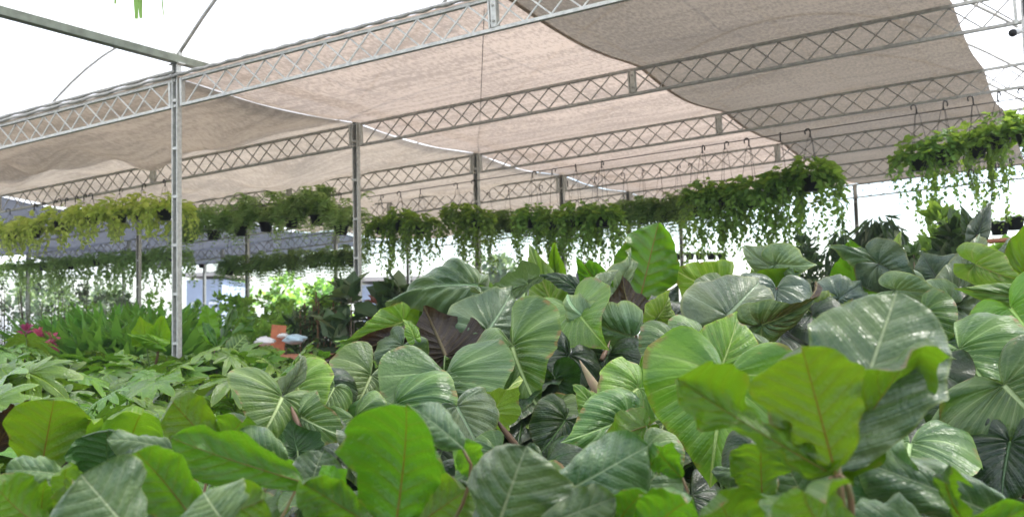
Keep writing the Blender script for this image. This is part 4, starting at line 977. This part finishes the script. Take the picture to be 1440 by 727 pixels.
# grey green ferns
for i, (x, y) in enumerate([(266, 330), (300, 326), (338, 320), (374, 314), (410, 308), (446, 304), (480, 318)]):
    p = atV(x, y, 13.34); basket(p, BOT+zt(p[0])-.03-p[2], f'{ORD[i]} feathery fern basket from the left beside the front post', 'hanging basket', 'feathery ferns under the third truss', fv[i % 3], None, br.random()*6, 1.05)
# second row on the left: trailing plants
for i, (x, y) in enumerate([(26, 376), (62, 372), (100, 370), (138, 366), (172, 364), (206, 362), (238, 358)]):
    p = atV(x, y, 16.0); f, st = pd[i % 3]
    basket(p, 3.95+zt(p[0])-p[2], f'{ORD[i]} lower olive-green trailing basket from the left edge', 'hanging basket', 'olive trailing baskets in the far left row', f, st, br.random()*6, 1.05)
for i, (x, y) in enumerate([(322, 378), (350, 375), (380, 372), (410, 370), (440, 368), (470, 366), (496, 364)]):
    p = atV(x, y, 16.25); basket(p, BOT+zt(p[0])-.03-p[2], f'{ORD[i]} dark drooping fern basket from the left in the low row', 'hanging basket', 'dark ferns in the low row', fd[i % 3], None, br.random()*6, .98)
for i, (x, y) in enumerate([(690, 318), (716, 316), (880, 306), (905, 303), (930, 300), (955, 297), (975, 292), (760, 322), (800, 318), (838, 316)]):
    p = atV(x, y, 15.6); basket(p, 3.95+zt(p[0])-p[2], f'{ORD[i]} dark fern basket of the far row behind the green vines', 'hanging basket', 'dark ferns behind the vine row', fd[i % 3], None, br.random()*6, .95)
e = basket(atV(283, 372, 15.0), 3.8-atV(283, 372, 15.0)[2], 'small reddish brown pot hanging right of the front post', 'hanging pot', None, pd[0][0], None, 0, .5)
e.children[0].data = MB().lathe(POTPROF, 18).mesh('pot', M['terracotta'], True)
# little far pots
small = cloudmesh('foliage', pothos(77, .14, .12, 5, (.05, .2), .06, 40)[0], M['c_pothos'])
for i, x in enumerate([957, 970, 984, 1000, 1015]):
    p = at(x, 357, 24); basket(p, 1.0, f'{ORD[i]} tiny dark hanging pot in the short row below the long vines', 'hanging pot', 'tiny pots in the far row', small, None, i, .95)
a, b = at(950, 357, 24)+np.array([0, 0, 1.0]), at(1022, 357, 24)+np.array([0, 0, 1.0])
setp(link('hanging_rail', MB().tube([a, b], .012, 6).mesh('hanging_rail', M['steel'])), 'distant rail carrying the tiny pots', 'rail')
for i, (x, y) in enumerate([(1366, 323), (1405, 314), (1427, 307)]):
    p = at(x, y, 9.6); basket(p, .55, f'{["lowest", "middle", "highest"][i]} black hanging pot at the bright gap on the far right', 'hanging pot', 'black pots at the far right', small, None, i, .75)
# near hanging plant above the frame, only blade tips reach into view
tip = at(188, 26, 3.2); base = tip+np.array([0, 0, .62])
e = empty('hanging_plant', base, 'grassy plant hanging from above with blade tips at the top left edge', 'hanging plant')
blades = []
r = np.random.RandomState(4)
for (x, y, wd) in [(192, 27, .024), (198, 26, .022), (162, 6, .013), (199, 12, .006), (230, 22, .006)]:
    q = at(x, y, 3.2)-base; st = np.array([q[0]*.2-.04, q[1]*.2, 0]); mid = (st+q)/2+(q-st)[0]*np.array([.25, 0, 0])+np.array([0, 0, .08])
    pts = bez(st, st+np.array([0, 0, .10]), mid, q, 10); sd_ = np.array(CR)
    V = []; 
    for k, pp in enumerate(pts):
        w2 = wd*math.sin(math.pi*min(1, (k+1.2)/11))*.9+.0005; V += [pp-sd_*w2, pp+np.array(CF)*w2*.3, pp+sd_*w2]
    link('blade', MB().add(V, [(k*3+c, k*3+c+1, k*3+c+4, k*3+c+3) for k in range(9) for c in (0, 1)]).mesh('blade', M['c_hang'], True), e)
for k in range(10):
    a = k*.63; q = np.array([math.cos(a)*.25, math.sin(a)*.25, .1]); pts = bez(np.zeros(3), np.array([q[0]*.3, q[1]*.3, .3]), q+np.array([0, 0, .15]), q, 8)
    link('blade', MB().tube(list(pts), [.008]*4+[.006, .005, .003, .001], 4).mesh('blade', M['c_hang'], True), e)
link('pot', pot_me, e); link('hanger_wire', hanger(.9), e); link('hook', hook_me, e, (0, 0, .9))
# spare hooks on the second truss
for i, (x, y) in enumerate([(48, 284), (60, 282), (76, 276), (92, 270), (106, 266), (118, 262)]):
    p = atV(x, y, 10.32)
    e = empty('spare_hook', (p[0], 10.32, BOT+zt(p[0])-.02), f'{ORD[i]} empty wire hook from the left on the second truss', 'hook', 'empty hooks on the second truss'); link('hook', hook_me, e)
    link('wire', MB().tube([(0, 0, -.05), (.01, 0, -.25)], .003, 4).mesh('wire', M['wire']), e)
# security camera
p = atV(1424, 47, 9.9)
e = empty('security_camera', p, 'white bullet camera with black lens under the right roof frame', 'camera')
dirv = -nrm(p-EYE); 
link('body', MB().tube([(0, 0, 0), dirv*-.16+np.array([.14, 0, .04])], .032, 14).mesh('body', M['white'], True), e)
link('lens', MB().tube([dirv*.004, dirv*.03], .036, 14).mesh('lens', M['pot'], True), e)
link('bracket', MB().tube([(.08, .05, .03), (.12, .1, .25), (.15, .2, .42)], .01, 8).mesh('bracket', M['white'], True), e)

# ------------------------------------------------------------------ background plants
def shrub(x, ytop, z, wpx, m, label, cat='shrub', group=None, tpl='ovate', leaf=.1, n=500, seed=1, name='shrub', ground=0., droop=0., up=.3, flat=1.0, stems=5, stemmat='bark', low=.1, shapep=.6):
    top = at(x, ytop, z); H = top[2]-ground; W = wpx*z/F_PX
    base = (top[0], top[1], ground); r = np.random.RandomState(seed*7+int(x))
    e = empty(name, base, label, cat, group)
    mb = MB(); tips = []
    for k in range(stems):
        a = r.rand()*6.28; rr = W*.4*r.rand()**.5; tp = np.array([math.cos(a)*rr, math.sin(a)*rr, H*r.uniform(.6, .95)])
        mb.tube([(math.cos(a)*W*.05, math.sin(a)*W*.05, 0), tp*np.array([.6, .6, .5]), tp], [.02+.004*H, .014, .005], 5); tips.append(tp)
    link('stem', mb.mesh('stem', M[stemmat], True), e)
    nc = 12+int(n/60); cen = []
    for k in range(nc):
        a = r.rand()*6.28; h = r.uniform(low, 1); prof = math.sin(min(1, h*1.02)*math.pi)**shapep*.5+.05 if shapep else .5
        q = math.sqrt(r.rand()); cen.append((math.cos(a)*W*prof*q, math.sin(a)*W*prof*q, H*h*.96, W*.16*r.uniform(.6, 1.3)))
    cen = np.array(cen); ix = r.randint(0, nc, n); c = cen[ix]
    o = r.randn(n, 3); o /= np.linalg.norm(o, axis=1)[:, None]; o *= (r.rand(n)[:, None])**.4
    P = c[:, :3]+o*c[:, 3:4]*np.array([1, 1, flat]); P[:, 2] = np.clip(P[:, 2], .03, H)
    D = o+np.array([0, 0, up-droop])+r.randn(n, 3)*.3; Nn = r.randn(n, 3)*.5+np.array([0, -.2, 1])
    link('foliage', cloudmesh('foliage', [cloud(P, D, Nn, leaf*r.uniform(.6, 1.4, n), tpl)], m if not isinstance(m, str) else M[m]), e, kind='stuff')
    return e
def strapclump(x, ytop, z, wpx, m, label, group, n=90, seed=1, name='strap_leaved_plant', wide=1.6):
    top = at(x, ytop, z); H = top[2]; W = wpx*z/F_PX; r = np.random.RandomState(seed+int(x)); parts = []
    e = empty(name, (top[0], top[1], 0), label, 'plant', group)
    h0 = r.uniform(.25, .75, n)*H; a = r.rand(n)*6.28; q = np.sqrt(r.rand(n))*W*.38
    P = np.c_[np.cos(a)*q, np.sin(a)*q, h0]; D = np.c_[np.cos(a)*.7+r.randn(n)*.3, np.sin(a)*.7+r.randn(n)*.3, r.uniform(.3, 1.3, n)]
    Ln = (H-h0)*r.uniform(.7, 1.1, n)+.08; link('foliage', cloudmesh('foliage', [cloud(P, D, np.c_[-np.cos(a), -np.sin(a), np.ones(n)], Ln, 'lance', wide*.6)], M[m]), e, kind='stuff')
    link('stem', MB().tube([(0, 0, 0), (0, 0, H*.7)], [.03, .012], 6).mesh('stem', M['bark']), e)
    return e
for i, (x, yt, z, wp, m) in enumerate([(82, 440, 13.5, 46, 'c_strap'), (112, 436, 14, 50, 'c_strap'), (148, 426, 14, 60, 'c_strap'), (186, 424, 15, 60, 'c_strap'), (222, 424, 14, 60, 'c_strap'), (262, 434, 15, 50, 'c_strap'), (128, 446, 12.5, 50, 'c_strap'), (168, 444, 12.5, 56, 'c_strap'), (204, 440, 12.6, 50, 'c_strap'), (242, 446, 12.6, 46, 'c_strap')]):
    strapclump(x, yt, z, wp, m, f'{ORD[i]} dark green strap leaved plant of the clump between the left posts', 'strap-leaved plants between the left posts', 240, i)
for i, (x, yt, z, wp) in enumerate([(38, 456, 13, 26), (58, 462, 12.6, 22), (72, 470, 12, 20)]):
    shrub(x, yt, z, wp, 'c_pink', f'{["tallest", "middle", "smallest"][i]} magenta pink leaved plant near the left edge', 'plant', 'pink plants at the left edge', 'ovate', .09, 120, i, 'pink_leaved_plant', ground=.0, low=.6)
for i, (x, yt, z, wp) in enumerate([(8, 392, 22, 60), (44, 388, 21, 60), (78, 396, 23, 56), (108, 392, 22, 60), (140, 408, 23, 50), (172, 412, 22, 50)]):
    shrub(x, yt, z, wp, 'c_grey', f'{ORD[i]} dusty twiggy shrub from the left edge behind the hanging vines', 'shrub', 'twiggy shrubs at the far left', 'ovate', .07, 520, i, 'twiggy_shrub', stems=12, low=.1, shapep=.3)
shrub(120, 444, 20, 60, 'c_pink', 'faint pink flowering bush behind the strap leaved plants', 'bush', None, 'ovate', .06, 120, 9, 'flowering_bush')
for i, (x, yt, z, wp) in enumerate([(322, 404, 22, 46), (352, 412, 20, 44), (384, 402, 24, 50), (412, 410, 22, 46), (440, 402, 25, 50), (300, 440, 16, 34), (372, 446, 15, 40), (345, 446, 17, 40)]):
    shrub(x, yt, z, wp, 'c_bright', f'{ORD[i]} bright sunlit green bush in the background right of the front post', 'bush', 'sunlit bushes in the background', 'ovate', .13, 420, i, 'sunlit_bush', low=.15, shapep=.35)
for i, (x, yt, z, wp) in enumerate([(420, 446, 14, 40), (446, 444, 13.6, 40), (470, 440, 13.8, 44), (498, 436, 14, 40)]):
    shrub(x, yt, z, wp, 'c_dark', f'{ORD[i]} dark low bush from the left around the brown cane palms', 'bush', 'dark bushes around the cane palms', 'lance', .2, 420, i, 'dark_bush', low=.1, shapep=.2)
def palm(x, yt, z, label, n=6, seed=1):
    top = at(x, yt, z); H = top[2]; r = np.random.RandomState(seed); e = empty('cane_palm', (top[0], top[1], 0), label, 'palm', 'brown cane palms in the background')
    for k in range(n):
        a = r.rand()*6.28; q = .16*r.rand(); b = (math.cos(a)*q, math.sin(a)*q); hh = H*r.uniform(.72, .92)
        link('cane', MB().tube([(b[0], b[1], 0), (b[0]*1.2, b[1]*1.2, hh)], [.016, .009], 6).mesh('cane', M['cane'], True), e)
        m = 22; aa = r.rand(m)*6.28; P = np.c_[np.full(m, b[0]*1.2), np.full(m, b[1]*1.2), hh-r.rand(m)*.55]; D = np.c_[np.cos(aa), np.sin(aa), r.uniform(-.4, .9, m)]
        link('frond', cloudmesh('frond', [cloud(P, D, np.tile([0, 0, 1.], (m, 1)), .26*r.uniform(.6, 1.1, m), 'lance', 1.3)], M['c_dark']), e)
palm(436, 392, 13.2, 'leftmost brown cane palm right of the orange board', 6, 1); palm(458, 398, 13.0, 'middle brown cane palm with speckled leaves', 6, 2); palm(480, 392, 13.3, 'rightmost brown cane palm beside the second post', 6, 3)
shrub(490, 400, 11.4, 42, 'c_dark', 'dark broad leaved shrub right behind the second post', 'shrub', None, 'ovate', .3, 60, 4, 'dark_shrub', low=.5)
shrub(560, 404, 11.5, 60, 'c_dark', 'dark glossy shrub between the second post and the folded leaf', 'shrub', None, 'ovate', .26, 160, 6, 'dark_shrub', low=.4)
shrub(538, 410, 14, 70, 'c_red', 'reddish bronze bush behind the dark glossy shrub', 'bush', None, 'ovate', .16, 260, 5, 'bronze_bush', low=.4)
# right side background growth
shrub(1232, 300, 10.5, 90, 'c_dark', 'grey green weeping bush hanging over the back of the bed on the right', 'bush', None, 'lance', .2, 2200, 3, 'weeping_bush', droop=1.4, up=0, low=.3, shapep=.25)
shrub(1185, 316, 10.8, 70, 'c_dark', 'dark weeping bush left of the slim grey post', 'bush', None, 'lance', .17, 1400, 5, 'weeping_bush', droop=1.2, up=0, low=.3, shapep=.25)
shrub(1136, 322, 9.8, 76, 'c_dark', 'dark small leaved shrub with sunny gaps below the long trailing basket', 'shrub', None, 'ovate', .07, 1500, 4, 'small_leaved_shrub', low=.4, shapep=.25)
shrub(1075, 350, 10.2, 60, 'c_fern', 'olive small leaved shrub left of the sunny gaps', 'shrub', None, 'ovate', .07, 700, 8, 'small_leaved_shrub', low=.5, shapep=.25)
shrub(1320, 290, 8.4, 90, 'c_pothos', 'upright olive shrub under the right-hand trailing baskets', 'shrub', None, 'ovate', .13, 700, 7, 'upright_shrub', up=1.2, low=.45)
shrub(1290, 312, 8.0, 60, 'c_dark', 'dark shrub beside the upright one on the right', 'shrub', None, 'ovate', .12, 600, 8, 'dark_shrub', low=.5)
shrub(1345, 310, 7.8, 60, 'c_dark', 'dark shrub in front of the big folded grey leaf on the right', 'shrub', None, 'ovate', .14, 500, 9, 'dark_shrub', low=.5)
shrub(1415, 318, 9.0, 50, 'c_bright', 'small bright bush below the black hanging pots', 'bush', None, 'ovate', .1, 300, 11, 'bright_bush', low=.5)
# shelf at the far right
p = at(1404, 345, 8.6); e = empty('plant_shelf', (p[0], p[1], 0), 'orange brown plant shelf glimpsed between leaves on the far right', 'shelf')
for k in range(3): link('shelf_board', MB().box((0, 0, 0), (.5, .22, .025)).mesh('shelf_board', M['wood']), e, (0, 0, p[2]-.4+k*.22))
for s in (-1, 1): link('upright', MB().box((s*.2, .0, (p[2]+.1)/2), (.03, .2, p[2]+.1)).mesh('upright', M['wood']), e, (0, .12, 0))
# orange board, plastic bags
p = at(389, 474, 11.5); e = empty('orange_board', (p[0], p[1], 0), 'faded orange board leaning upright behind the lobed leaf bed', 'board')
link('panel', MB().box((0, 0, .56), (.17, .02, .60), Matrix.Rotation(math.radians(6), 3, 'Y')).mesh('panel', M['terracotta']), e, (0, 0, p[2]-.72), (0, 0, YAW))
link('prop', MB().tube([(.12, .3, 0), (.05, .03, p[2]+.05)], .02, 6).mesh('prop', M['bark']), e)
def bag(x, y, z, s, m, label, seed):
    p = at(x, y, z); r = np.random.RandomState(seed); V = []; nu, nv = 18, 11
    for j in range(nv):
        t = math.pi*j/(nv-1)
        for i in range(nu):
            a = 2*math.pi*i/nu; rr = 1+.16*math.sin(3*a+j)+.08*r.randn(); V.append((math.cos(a)*math.sin(t)*s*1.5*rr, math.sin(a)*math.sin(t)*s*.9*rr, -math.cos(t)*s*.55*(1+.1*r.randn())))
    o = link('plastic_bag', MB().add(V, [(j*nu+i, j*nu+(i+1) % nu, (j+1)*nu+(i+1) % nu, (j+1)*nu+i) for j in range(nv-1) for i in range(nu)]).mesh('plastic_bag', M[m], True), loc=p)
    setp(o, label, 'bag')
p = at(408, 485, 11.2); e = empty('work_table', (p[0], p[1], 0), 'low table under the plastic bags behind the left bed', 'table')
link('table_top', MB().box((0, 0, p[2]-.13), (1.5, .7, .04)).mesh('table_top', M['wood']), e)
for sx in (-.65, .65):
    for sy in (-.28, .28): link('leg', MB().box((sx, sy, (p[2]-.15)/2), (.05, .05, p[2]-.15)).mesh('leg', M['steel_dark']), e)
bag(414, 477, 11.2, .10, 'plastic_blue', 'crumpled pale blue plastic bag beside the orange board', 1)
bag(372, 480, 11.2, .09, 'plastic_white', 'crumpled greyish white plastic bag left of the orange board', 2)
bag(398, 472, 11.4, .05, 'plastic_white', 'small white bag lying on the pale blue one', 3)
# dark rounded pot seen behind the leaves in the centre
p = at(826, 386, 7.2); e = empty('dark_pot', (p[0], p[1], 0), 'dark purplish grey rounded pot peeking between leaves in the centre', 'pot')
link('pot', MB().lathe([(0, -.08), (.045, -.08), (.075, -.04), (.082, .02), (.07, .06), (.06, .07), (0, .055)], 20).mesh('pot', plain('slate_pot', (.09, .08, .11), .5), True), e, (0, 0, p[2]), (0, .5, 0))
link('stand', MB().tube([(0, 0, 0), (0, 0, p[2]-.07)], .02, 8).mesh('stand', M['bark']), e)
# buildings far behind
def shed(x0, x1, yt, z, label, m, roof):
    a, b = at(x0, yt, z), at(x1, yt, z); c = (a+b)/2; Wd = np.linalg.norm(b-a); H = c[2]
    e = empty('shed', (c[0], c[1], 0), label, 'building', None, rot=(0, 0, YAW))
    w_ = link('wall', MB().box((0, 2, H/2-.1), (Wd, 4, H-.2)).mesh('wall', M[m]), e)
    link('roof', MB().box((0, 2, H), (Wd+.4, 4.5, .14)).mesh('roof', M[roof]), e)
    for k in range(2):
        wv = link('window', MB().box(((k-.5)*Wd*.5, -.02, H*.6), (Wd*.22, .06, H*.22)).mesh('window', M['white']), e)
        link('pane', MB().box(((k-.5)*Wd*.5, -.055, H*.6), (Wd*.18, .01, H*.17)).mesh('pane', M['wall']), wv)
    link('door', MB().box((Wd*.02, -.03, H*.3), (Wd*.14, .05, H*.58)).mesh('door', M['white']), e)
shed(262, 312, 386, 40, 'small blue grey shed far behind the front post', 'wall', 'roofred')
shed(500, 600, 392, 36, 'lilac grey building beyond the second post', 'wall', 'roofred')
# trees outside
for i, (x, yt, z, wp) in enumerate([(330, 392, 45, 60), (400, 388, 50, 70), (462, 394, 48, 60), (690, 366, 42, 90), (640, 384, 48, 60), (60, 384, 46, 90), (150, 392, 52, 90), (745, 382, 50, 60)]):
    shrub(x, yt, z, wp, 'c_tree' if i > 2 else 'c_bright', f'{ORD[i]} hazy garden tree far beyond the greenhouse', 'tree', 'trees beyond the greenhouse', 'ovate', .30, 900, i+40, 'garden_tree', stems=7, low=.3, shapep=.4)

for i, x in enumerate(range(560, 1480, 84)):
    shrub(x, 432-(x-560)*.012, 25.5, 110, 'c_tree', f'{ORD[i]} low clipped bush of the hedge beyond the far edge of the cloth', 'hedge bush', 'hedge beyond the greenhouse', 'ovate', .2, 420, i+70, 'hedge_bush', low=.05, shapep=.15)

for i, (x, yt, z, wp, m) in enumerate([(100, 418, 26, 70, 'c_bright'), (165, 410, 27, 70, 'c_tree'), (225, 414, 26, 60, 'c_bright'), (278, 428, 24, 50, 'c_bright'), (318, 418, 28, 60, 'c_tree'), (398, 424, 19, 60, 'c_bright'), (462, 414, 20, 60, 'c_bright'), (540, 424, 22, 70, 'c_tree'), (610, 420, 24, 70, 'c_bright')]):
    shrub(x, yt, z, wp, m, f'{ORD[i]} airy pale green bush from the left in the bright strip beyond the posts', 'bush', 'airy bushes in the bright strip', 'ovate', .14, 380, i+90, 'airy_bush', low=.1, shapep=.25)
hz = MB().box((0, 300, 4.0), (1240, 1240, 10)).mesh('haze', M['white'])  # added haze volume imitating the overexposed veil over the background
mh = bpy.data.materials.new('added_haze'); mh.use_nodes = True; mh.node_tree.nodes.clear()
ov = mh.node_tree.nodes.new('ShaderNodeOutputMaterial'); vv = mh.node_tree.nodes.new('ShaderNodeVolumePrincipled'); vv.inputs['Density'].default_value = .0025; vv.inputs['Color'].default_value = (.9, .93, .95, 1)
mh.node_tree.links.new(vv.outputs[0], ov.inputs['Volume']); hz.materials.clear(); hz.materials.append(mh)
ho = link('haze', hz); ho['kind'] = 'stuff'; ho['label'] = 'added thin haze standing in for the overexposed veil over the background'
